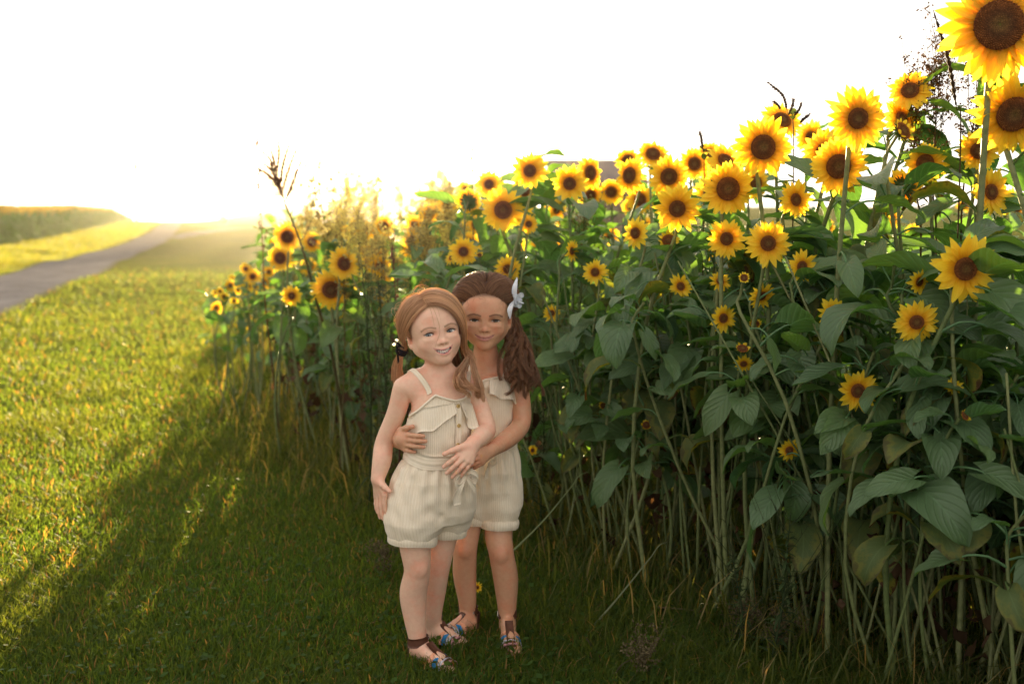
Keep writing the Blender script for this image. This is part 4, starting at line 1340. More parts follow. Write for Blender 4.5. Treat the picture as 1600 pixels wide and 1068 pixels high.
def blade_mesh(P, h, w, lean, az, col, kink=.5):
    """Grass blades: root P (n,3), height, width, lean distance, azimuth."""
    n = len(P)
    d = np.stack([np.cos(az), np.sin(az), 0 * az], 1); s = np.stack([-np.sin(az + .6), np.cos(az + .6), 0 * az], 1)
    up = np.array([0, 0, 1.0])
    m = P + up * (h * .58)[:, None] + d * (lean * .32)[:, None]
    t = P + up * (h * np.sqrt(np.maximum(1 - kink * (lean / np.maximum(h, 1e-4)).clip(0, 1.3) ** 2 * .5, .25)))[:, None] + d * lean[:, None]
    V = np.stack([P - s * w[:, None] / 2, P + s * w[:, None] / 2, m + s * w[:, None] * .42, m - s * w[:, None] * .42, t], 1)
    i = np.arange(n)[:, None] * 5
    return V.reshape(-1, 3), i + np.array([[0, 1, 2, 3]]), i + np.array([[3, 2, 4]]), np.repeat(col, 5, axis=0)

def build_grass():
    g = np.random.default_rng(11)
    def scatter(n, y0, y1):
        # denser near the viewer's side of the lawn, thinning with distance
        y = 1 / (1 / y1 + g.random(n) * (1 / y0 - 1 / y1))
        x = (g.random(n) * 2 - 1) * (y * .60 + .5)
        return x, y
    x, y = scatter(620000, 1.55, 34)
    ins = inside(x, y)
    patch = np.sin(x * 3.1 + 1.2 * np.sin(y * 2.3)) * np.sin(y * 2.7 + 1.1 * np.sin(x * 1.9))
    keep = (ins < .55) & (np.abs(x - road_x(y)) > 1.25) & (x > road_x(y) - 6) & (g.random(len(x)) < .80 + .2 * patch)
    x, y, patch, ins = x[keep], y[keep], patch[keep], ins[keep]
    n = len(x)
    far = np.clip(y / 5, 1, 5)
    tall = sm(-.35, .25, ins)
    h = (.022 + .034 * g.random(n) ** 1.5 + .030 * patch.clip(0) * g.random(n)) * (1 + .9 * tall * g.random(n)) * (1 + .12 * (far - 1))
    w = (.0028 + .0026 * g.random(n)) * far ** .85
    lean = h * g.uniform(.1, 1.15, n)
    az = g.uniform(0, 2 * pi, n)
    k = g.random((n, 1)); dry = (g.random((n, 1)) < .07 - .05 * patch[:, None])
    col = np.array([.034, .078, .016]) * (1 - k) + np.array([.090, .150, .030]) * k
    col = col * (1 + .25 * patch[:, None] * np.array([.4, -.2, 0]))
    col = np.where(dry, np.array([.22, .16, .07]) * (.6 + .6 * k), col)
    P = np.stack([x, y, ground_z(x, y) - .004], 1)
    V, q, t, c = blade_mesh(P, h, w, lean, az, col)
    m = leafy("grass_blade", lambda nt: attr(nt, "Col"), .55, .55, (1.66, 1.15, .42), 1.95, .12)
    o = link("grass", mesh_data("grass", V, [q, t], m, col=c)); tag(o, kind="stuff")
    # small broad-leaved weeds and clover in the lawn
    n = 9000
    y = 1 / (1 / 9 + g.random(n) * (1 / 1.6 - 1 / 9)); x = (g.random(n) * 2 - 1) * (y * .58 + .3)
    kp = inside(x, y) < .3; x, y = x[kp], y[kp]; n = len(x)
    az = g.uniform(0, 2 * pi, n); r = g.uniform(.006, .014, n); hh = g.uniform(.012, .045, n)
    c0 = np.stack([x, y, ground_z(x, y) + hh], 1); d = np.stack([np.cos(az), np.sin(az), g.uniform(-.3, .5, n)], 1); s = np.stack([-np.sin(az), np.cos(az), g.uniform(-.3, .3, n)], 1)
    V = np.stack([c0 - d * r[:, None], c0 + s * r[:, None] * .7, c0 + d * r[:, None], c0 - s * r[:, None] * .7], 1).reshape(-1, 3)
    q = np.arange(n)[:, None] * 4 + np.array([[0, 1, 2, 3]])
    col = np.repeat(np.array([[.05, .10, .022]]) * g.uniform(.7, 1.5, (n, 1)), 4, axis=0)
    o = link("clover_leaves", mesh_data("clover_leaves", V, [q], m, col=col)); tag(o, kind="stuff")
    # long rank grass along the foot of the sunflowers
    n = 15000
    i = g.random(n) * (len(EDGE) - 1); a = i.astype(int).clip(0, len(EDGE) - 2); f = (i - a)[:, None]
    e = EDGE[a] * (1 - f) + EDGE[a + 1] * f
    x = e[:, 0] + g.normal(.18, .26, n); y = e[:, 1] + g.normal(.05, .16, n)
    h = g.uniform(.06, .24, n) * g.uniform(.5, 1.2, n); k = g.random((n, 1))
    col = np.array([.05, .085, .022]) * (1 - k) + np.array([.12, .14, .05]) * k
    col = np.where(g.random((n, 1)) < .12, np.array([.26, .21, .10]), col)
    V, q, t, c = blade_mesh(np.stack([x, y, ground_z(x, y)], 1), h, g.uniform(.003, .006, n), h * g.uniform(.2, 1.3, n), g.uniform(0, 2 * pi, n), col)
    o = link("long_grass", mesh_data("long_grass", V, [q, t], m, col=c)); tag(o, kind="stuff")
    # far verge grass beyond the road, rough and tall
    n = 60000
    y = 1 / (1 / 150 + g.random(n) * (1 / 14 - 1 / 150)); off = g.uniform(1.35, 7.5, n)
    x = road_x(y) - off
    k = g.random((n, 1)); h = g.uniform(.12, .38, n) * (1 + .3 * np.sin(y * .8)) * sm(1.2, 3.0, off)
    col = np.array([.055, .105, .022]) * (1 - k) + np.array([.12, .145, .035]) * k
    V, q, t, c = blade_mesh(np.stack([x, y, ground_z(x, y)], 1), h, .006 * np.clip(y / 6, 2, 14), h * g.uniform(.1, .9, n), g.uniform(0, 2 * pi, n), col)
    o = link("verge_grass", mesh_data("verge_grass", V, [q, t], m, col=c)); tag(o, kind="stuff")
build_ground()
build_grass()
# ---------------------------------------------------------------- sunflower parts (shared mesh data)
def vein_color(top, under, old=False):
    def f(nt):
        s = attr(nt, "fac", "Fac"); v = attr(nt, "side", "Fac")
        av = math_n(nt, 'ABSOLUTE', v)
        mid = math_n(nt, 'LESS_THAN', av, .045)
        lat = math_n(nt, 'SINE', math_n(nt, 'MULTIPLY', math_n(nt, 'SUBTRACT', s, math_n(nt, 'MULTIPLY', av, .42)), 42.0))
        lat = math_n(nt, 'MULTIPLY', math_n(nt, 'GREATER_THAN', lat, .92), .6)
        vein = math_n(nt, 'MAXIMUM', mid, lat)
        oi = N(nt, "ShaderNodeObjectInfo").outputs["Random"]
        n = noise(nt, 16, 5, .65, objco(nt))
        c = mixc(nt, top, tuple(x * 1.5 for x in top), n)
        c = mixc(nt, c, (top[0] * 1.5, top[1] * 1.15, top[2] * .7), math_n(nt, 'MULTIPLY', oi, .7))
        c = mixc(nt, c, ramp(nt, oi, [(0, (.62, .66, .7)), (.5, (1, 1, 1)), (1, (1.3, 1.25, 1.1))]), 1.0, 'MULTIPLY')
        c = mixc(nt, c, tuple(x * 1.9 + .02 for x in top), math_n(nt, 'MULTIPLY', vein, .55))
        if old:
            w = math_n(nt, 'ADD', math_n(nt, 'MULTIPLY', math_n(nt, 'ADD', s, av), .42), math_n(nt, 'MULTIPLY_ADD', noise(nt, 30, 5, .7, objco(nt)), 1.1, -.55))
            c = mixc(nt, c, (.22, .20, .03), ramp(nt, w, [(.38, (0, 0, 0)), (.52, (1, 1, 1))]))
            c = mixc(nt, c, (.09, .045, .018), ramp(nt, w, [(.56, (0, 0, 0)), (.66, (1, 1, 1))]))
        bf = N(nt, "ShaderNodeNewGeometry").outputs["Backfacing"]
        return mixc(nt, c, under, math_n(nt, 'MULTIPLY', bf, .55))
    return f
MAT_LEAF = leafy("sunflower_leaf", vein_color((.070, .148, .066), (.12, .18, .085)), .30, .42, (1.1, 1.25, .3), 1.7, .45)
_nt = MAT_LEAF.node_tree
_s = attr(_nt, "fac", "Fac"); _av = math_n(_nt, 'ABSOLUTE', attr(_nt, "side", "Fac"))
_h = math_n(_nt, 'ABSOLUTE', math_n(_nt, 'SINE', math_n(_nt, 'MULTIPLY', math_n(_nt, 'SUBTRACT', _s, math_n(_nt, 'MULTIPLY', _av, .42)), 21.0)))
_h = math_n(_nt, 'POWER', math_n(_nt, 'MAXIMUM', _h, .02), .35)
_h = math_n(_nt, 'ADD', math_n(_nt, 'MULTIPLY', _h, .7), math_n(_nt, 'MULTIPLY', noise(_nt, 45, 4, .6, objco(_nt)), .6))
bump(_nt, _h, .55, .006, _nt.nodes["Principled BSDF"])
MAT_OLD = leafy("old_leaf", vein_color((.062, .105, .030), (.11, .14, .06), True), .30, .6, (1.2, 1.15, .3), 1.6, .2)
MAT_STEM = leafy("sunflower_stem", lambda nt: mixc(nt, attr(nt, "Col"), ramp(nt, noise(nt, 55, 4, .6, objco(nt)), [(.3, (.72, .74, .7)), (.7, (1.25, 1.22, 1.2))]), 1.0, 'MULTIPLY'), .12, .6, (1, 1, .6), 1.2, .3)
def petal_color(nt):
    f = attr(nt, "fac", "Fac")
    c = ramp(nt, f, [(.0, (.66, .26, .012)), (.16, (.86, .50, .018)), (.36, (.93, .66, .04)), (1, (.95, .74, .07))])
    streak = noise(nt, 9, 4, .6, attr(nt, "Col", "Vector"))
    return mixc(nt, c, ramp(nt, streak, [(.3, (.86, .82, .7)), (.7, (1.06, 1.06, 1.0))]), 1.0, 'MULTIPLY')
MAT_PETAL = leafy("petal", petal_color, .46, .5, (1.05, 1.0, .75), 1.15, .2)
m, nt, p, out = new_mat("floret_disc")
c = mixc(nt, attr(nt, "Col"), ramp(nt, noise(nt, 14, 4, .7, objco(nt)), [(.3, (.6, .6, .6)), (.7, (1.4, 1.4, 1.4))]), 1.0, 'MULTIPLY')
nt.links.new(c, p.inputs["Base Color"]); p.inputs["Roughness"].default_value = .85; p.inputs["Specular IOR Level"].default_value = .15
MAT_DISC = m
MAT_BRACT = leafy("bract", lambda nt: attr(nt, "Col"), .25, .6, (1.1, 1.2, .4), 1.4, .25)
MAT_DRY = leafy("dry_plant", lambda nt: attr(nt, "Col"), .35, .7, (1.25, 1.0, .6), 1.3, .15)

G4 = np.random.default_rng(21)
def leaf_mesh(seed, L=.13, Wd=.085, droop=55, petiole=.07, mat=MAT_LEAF, low=False):
    """Heart-shaped leaf on its stalk: grows from the origin along +x."""
    g = np.random.default_rng(seed)
    mb = MB(); sd = []
    ns, nv = (6, 5) if low else (11, 9)
    pet = smooth_path([(0, 0, 0), (petiole * .45, 0, petiole * .42), (petiole * .95, 0, petiole * .50), (petiole * 1.15, 0, petiole * .42)], 7)
    v, q, t = tubes(pet, np.linspace(.0030, .0020, 7), 5, cap=False)
    mb.add(v, q, a=.5); sd.append(np.full(len(v), .0))
    a = np.radians(g.uniform(-12, 10)); s = np.linspace(0, 1, ns)
    ang = a - np.radians(droop) * (s ** .8)
    step = L / (ns - 1)
    mx = np.concatenate([[0], np.cumsum(np.cos(ang[:-1]) * step)]); mz = np.concatenate([[0], np.cumsum(np.sin(ang[:-1]) * step)])
    w = Wd * 1.30 * (s + .03) ** .42 * (1 - s) ** .80 * (1 + .04 * np.sin(s * 11 + seed)); w[-1] = .0005
    vv = np.linspace(-1, 1, nv)
    cup, twist, ph = g.uniform(.05, .45), g.uniform(-.5, .5), g.uniform(0, 6)
    P = np.zeros((ns, nv, 3))
    for i in range(ns):
        tx, tz = cos(ang[i]), sin(ang[i]); nx, nz = -tz, tx
        back = .20 * L * np.abs(vv) ** 1.6 * (1 - s[i]) ** 5
        lift = w[i] * (cup * np.abs(vv) ** 1.5 + twist * s[i] * vv * .6) + .0035 * np.sin(vv * 4 + s[i] * 9 + ph) * np.abs(vv) + .002 * np.sin(s[i] * 17 + ph * 2) * np.abs(vv)
        P[i, :, 0] = mx[i] - tx * back + nx * lift
        P[i, :, 2] = mz[i] - tz * back + nz * lift
        P[i, :, 1] = vv * w[i] * sqrt(max(.2, 1 - (cup * .6) ** 2))
    P += pet[-1]
    mb.add(P.reshape(-1, 3), grid_faces(ns, nv), a=np.repeat(s, nv)); sd.append(np.tile(vv, ns))
    me = mb.data("leaf", mat)
    at_ = me.attributes.new("side", 'FLOAT', 'POINT'); at_.data.foreach_set("value", np.concatenate(sd).astype(np.float32))
    return me
LEAVES = [leaf_mesh(100 + i, *k) for i, k in enumerate([(.150, .066, 70), (.135, .072, 95), (.165, .074, 55), (.120, .052, 40), (.145, .070, 115), (.110, .046, 25), (.155, .078, 85), (.130, .050, 60), (.150, .066, 22), (.140, .064, 8), (.105, .044, 65)])]
OLDLEAVES = [leaf_mesh(140 + i, *k, mat=MAT_OLD) for i, k in enumerate([(.135, .064, 105, .06), (.115, .052, 120, .06), (.140, .070, 85, .06)])]
DRYLEAF = None

def head_meshes(seed, npet=20, layers=2, disc=.40, plen=1.0, pw=.15, cup=.0, ruff=.08, young=False):
    """Flower head of unit radius facing +z: (disc, petals, bracts) mesh data."""
    g = np.random.default_rng(seed)
    # disc
    mb = MB()
    nr, na = 9, 30
    rr = np.linspace(0.02, 1, nr)
    prof = lambda r: .16 * np.sqrt(np.maximum(1 - (r * .94) ** 2, 0)) - .05 * np.exp(-(r / .3) ** 2)
    a = np.arange(na) * 2 * pi / na
    V = np.array([[r * disc * cos(t), r * disc * sin(t), prof(r) * disc * 2.0] for r in rr for t in a])
    dcol = lambda r: np.stack([np.interp(r, [0, .25, .45, .6, .85, 1], k) for k in ((.13, .14, .085, .105, .19, .14), (.080, .070, .036, .040, .070, .048), (.026, .024, .015, .015, .022, .016))], -1)
    mb.add(V, grid_faces(nr, na, True), col=np.repeat(dcol(rr) * .9, na, axis=0))
    nfl = 420
    k = np.arange(nfl); r = np.sqrt((k + .5) / nfl); th = k * 2.39996
    c = np.stack([r * disc * np.cos(th), r * disc * np.sin(th), prof(r) * disc * 2.0 - .002], 1)
    sz = disc * .032 * (1 + .35 * r); hh = disc * (.05 + .07 * sm(.55, .8, r)) * g.uniform(.7, 1.3, nfl)
    d0 = np.stack([np.cos(th), np.sin(th), 0 * th], 1); d1 = np.stack([-np.sin(th), np.cos(th), 0 * th], 1)
    tip = c + np.array([0, 0, 1.0]) * hh[:, None] + d0 * (hh * .3)[:, None]
    V = np.stack([c - d0 * sz[:, None], c + d1 * sz[:, None], c + d0 * sz[:, None], c - d1 * sz[:, None], tip], 1).reshape(-1, 3)
    i = np.arange(nfl)[:, None] * 5
    T = np.concatenate([i + np.array([[x, y, 4]]) for x, y in ((0, 3), (3, 2), (2, 1), (1, 0))])
    fc = dcol(r) * g.uniform(.7, 1.5, (nfl, 1)); tipc = fc * np.array([1.7, 1.5, 1.2])
    mb.add(V, t=T[:, ::-1], col=np.stack([fc, fc, fc, fc, tipc], 1).reshape(-1, 3))
    dm = mb.data("flower_head", MAT_DISC)
    # petals
    mb = MB()
    ns, nv = 8, 5
    for ly in range(layers):
        n = npet - ly * 3
        for j in range(n):
            th = (j + (.5 if ly else 0) + g.normal(0, .16)) * 2 * pi / n
            L = (plen - disc * .92) * g.uniform(.82, 1.08) * (1 - .08 * ly)
            if young: L *= g.uniform(.75, 1.05)
            s = np.linspace(0, 1, ns); v = np.linspace(-1, 1, nv)
            w = pw * g.uniform(.8, 1.15) * np.sin(np.pi * np.clip(s * .86 + .14, 0, 1)) ** .75 * (1 - .25 * s); w[-1] = .004
            bend = g.normal(.0, .14) - cup; curl_ = g.normal(-.12, .22); tw = g.normal(0, .35)
            out_ = disc * .92 + L * s * np.cos(bend * .5)
            zz = .02 - ly * .03 + L * (-bend * s + curl_ * s ** 2) * .8
            lat = w[:, None] * v[None]
            x = out_[:, None] + 0 * lat
            z = zz[:, None] + w[:, None] * (.22 * (np.abs(v)[None] ** 1.5)) + lat * tw * s[:, None] + ruff * .25 * np.sin(s * 9 + j)[:, None] * v[None] * w[:, None]
            off = g.normal(0, .05) * s ** 2
            y = lat + off[:, None]
            Pq = np.stack([x * cos(th) - y * sin(th), x * sin(th) + y * cos(th), z], -1).reshape(-1, 3)
            mb.add(Pq, grid_faces(ns, nv), a=np.repeat(s, nv), col=np.stack([np.tile(v * 1.2, ns) + j * 7.3, np.repeat(s * .4, nv), np.full(ns * nv, j * 3.7 + seed)], 1))
    pmesh = mb.data("petals", MAT_PETAL)
    # green back: receptacle, bracts
    mb = MB()
    prof2 = [(.07, -.20), (.16, -.19), (disc * .75, -.11), (disc * 1.0, -.02), (disc * .98, .01)]
    V = np.array([[r * cos(t), r * sin(t), z] for r, z in prof2 for t in a]); mb.add(V, grid_faces(5, na, True)[:, ::-1], col=(.06, .10, .03))
    for ly in range(2):
        for j in range(15):
            th = (j + .5 * ly + g.normal(0, .12)) * 2 * pi / 15
            L = g.uniform(.28, .42) * (1.15 if young else 1); s = np.linspace(0, 1, 5)
            w = .075 * (1 - s) ** .8 + .003
            o = disc * .85 + L * s; z = -.06 - .05 * ly - L * s * g.uniform(-.15, .5) + (L * s ** 2 * .5 if young else 0)
            Pq = np.array([[[o[i] * cos(th) - v * w[i] * sin(th), o[i] * sin(th) + v * w[i] * cos(th), z[i] - abs(v) * .01] for v in (-1, 0, 1)] for i in range(5)])
            mb.add(Pq.reshape(-1, 3), grid_faces(5, 3), col=np.array([.065, .11, .03]) * g.uniform(.8, 1.4))
    return dm, pmesh, mb.data("bracts", MAT_BRACT)
HEADS = {
    "full": [head_meshes(1, 21, 2, .40), head_meshes(2, 23, 2, .42, cup=-.08), head_meshes(3, 20, 2, .38, cup=.05)],
    "open": [head_meshes(4, 18, 2, .31), head_meshes(5, 17, 2, .32, cup=.08, pw=.165), head_meshes(6, 19, 2, .30)],
    "small": [head_meshes(7, 14, 1, .32, pw=.18, ruff=.2), head_meshes(8, 12, 2, .30, pw=.15, cup=.15)],
    "bud": [head_meshes(9, 12, 1, .52, plen=.95, pw=.17, cup=.9, young=True), head_meshes(10, 11, 1, .55, plen=.9, pw=.16, cup=1.1, young=True)],
}
NLEAFPARTS = [0]
STEM_COL = (np.array([.115, .16, .055]), np.array([.25, .27, .12]))
def stem_mesh(base, P, dirn, r0, r1, curve, off, g):
    up = np.array([0, 0, 1.0])
    Hh = P[2] - base[2]
    neck = P - dirn * .05 - up * .035
    mid1 = base + (neck - base) * .35 + np.array([curve[0], curve[1], 0]) * Hh * .10
    mid2 = base + (neck - base) * .72 + np.array([curve[0], curve[1], 0]) * Hh * .09
    pth = smooth_path([base - up * .02, mid1, mid2, neck - up * .05, neck, P - dirn * .012], 16)
    mb = MB()
    v, q, t = tubes(pth, np.interp(np.linspace(0, 1, 16), [0, .8, .95, 1], [r0, r1 * 1.15, r1, r1 * 1.3]), 7, cap=False)
    k = g.random()
    c = STEM_COL[0] * (1 - k) + STEM_COL[1] * k
    mb.add(v, q, col=c)
    return pth, mb.data("stem", MAT_STEM, off)
def look_rot(d, roll):
    d = nrm(d); q = Vector(d).to_track_quat('Z', 'Y')
    return (q.to_matrix() @ Matrix.Rotation(roll, 3, 'Z')).to_euler()

def sun_lane(x, y):
    """Height below which growth leaves the low sun on the girls' hair."""
    c = -.16 - .15 * (y - 2.75)
    return np.where((np.abs(x - c) < .30) & (y > 3.2), .98 + .119 * (y - 2.75), 9.0)
KEEP = []      # heads that stay clear of leaves
def project(p):
    d = np.asarray(p) - np.array([0, 0, CAM_Z])
    f = d[1] * cos(PITCH) - d[2] * sin(PITCH); u = d[1] * sin(PITCH) + d[2] * cos(PITCH)
    return 800 + d[0] / f * FPX, 534 - u / f * FPX
def hides(p, az, sc):
    """Would a leaf rooted at p grow across one of the open flowers?"""
    for dd in (.06, .12, .18, .24):
        q = p + np.array([cos(az) * dd * sc * .9, sin(az) * dd * sc * .9, .02 - dd * .45])
        x, y = project(q)
        for (hx, hy, hd, hY) in KEEP:
            if q[1] < hY - .01 and (x - hx) ** 2 + (y - hy) ** 2 < (hd * .48 + 36) ** 2: return True
    return False
def sunflower(P, size, dirn, kind, label, group, base=None, nleaf=8, leaf_scale=1.0, r0=.009, leaf_from=.35, leaf_parts=True, g=G4, variant=None, old=.2, cat="sunflower"):
    """One plant. P head centre, size head diameter, dirn the way the flower faces."""
    P = np.asarray(P, float); dirn = nrm(dirn)
    if base is None:
        bx, by = P[0] + g.normal(0, .07), P[1] + .06 + abs(g.normal(0, .07))
        base = np.array([bx, by, ground_z(bx, by)])
    base = np.asarray(base, float)
    root = empty("sunflower", base); tag(root, label, cat, group)
    pth, sme = stem_mesh(base, P, dirn, r0, max(.0035, size * .030), (g.normal(0, .5), g.normal(0, .3)), base, g)
    link("stem", sme, root)
    if size > 0:
        dm, pmh, bm = HEADS[kind][g.integers(len(HEADS[kind])) if variant is None else variant]
        ho = link("flower_head", dm, root, P - base)
        ho.rotation_euler = look_rot(dirn, g.uniform(0, 6.28)); s = size / 2 * 1.10 * g.uniform(.97, 1.03); ho.scale = (s, s, s)
        link("petals", pmh, ho); link("bracts", bm, ho)
    az0 = g.uniform(0, 6.28); mbx = [] 
    for i in range(nleaf):
        f = leaf_from + ((.90 if size > .04 else .955) - leaf_from) * (i + g.uniform(0, .7)) / max(1, nleaf)
        j = min(int(f * 15), 14); t = f * 15 - j
        p = pth[j] * (1 - t) + pth[j + 1] * t
        az = az0 + i * 2.4 + g.normal(0, .3)
        for _ in range(7):
            if not hides(p, az, leaf_scale): break
            az += .95
        else: continue
        sc = leaf_scale * np.interp(f, [.2, .45, .75, .96], [.85, 1.12, 1.0, .50]) * g.uniform(.8, 1.2)
        isold = g.random() < old * np.interp(f, [.2, .5, .7], [3.0, 1.0, .0])
        me = (OLDLEAVES if isold else LEAVES)[g.integers(3 if isold else len(LEAVES))]
        rot = (g.normal(0, .38), g.normal(-.02, .40), az)
        if leaf_parts:
            lo = link("leaf", me, root, p - base); lo.rotation_euler = rot; lo.scale = (sc, sc, sc); NLEAFPARTS[0] += 1
        else: mbx.append((me, p - base, rot, sc))
    if mbx:
        link("leaves", merge_meshes("leaves", mbx, MAT_LEAF), root)
    return root
_cache = {}
def arrays(me):
    if me.name not in _cache:
        v = np.zeros(len(me.vertices) * 3, np.float32); me.vertices.foreach_get("co", v)
        f = np.zeros(len(me.loops), np.int32); me.loops.foreach_get("vertex_index", f)
        tot = np.zeros(len(me.polygons), np.int32); me.polygons.foreach_get("loop_total", tot)
        a = np.zeros(len(me.vertices), np.float32); me.attributes["fac"].data.foreach_get("value", a)
        sd = np.zeros(len(me.vertices), np.float32)
        if "side" in me.attributes: me.attributes["side"].data.foreach_get("value", sd)
        c = np.zeros(len(me.vertices) * 4, np.float32); me.attributes["Col"].data.foreach_get("color", c)
        assert (tot == 4).all() or True
        _cache[me.name] = (v.reshape(-1, 3), f.reshape(-1, 4) if (tot == 4).all() else None, a, sd, c.reshape(-1, 4)[:, :3])
    return _cache[me.name]
from mathutils import Euler
def merge_meshes(name, items, mat):
    V, Q, A, S, C = [], [], [], [], []; n = 0
    for me, p, rot, sc in items:
        v, q, a, sd, c = arrays(me)
        R = np.array(Euler(rot).to_matrix())
        V.append((v * sc) @ R.T + p); Q.append(q + n); n += len(v); A.append(a); S.append(sd); C.append(c)
    return mesh_data(name, np.concatenate(V), [np.concatenate(Q)], mat, col=np.concatenate(C), attrs={"fac": np.concatenate(A), "side": np.concatenate(S)})

# ---------------------------------------------------------------- the flowers the photograph shows, one by one
FACE = lambda rx=0.0, rz=0.0: np.array([sin(radians(rx)), -cos(radians(rx)) * cos(radians(rz)), sin(radians(rz))])
def edge_depth(px):
    y = np.linspace(.8, 20, 4000); x = edge_x(y)
    s = 800 + x / y * FPX
    return y[np.argmin(np.abs(s - px))]
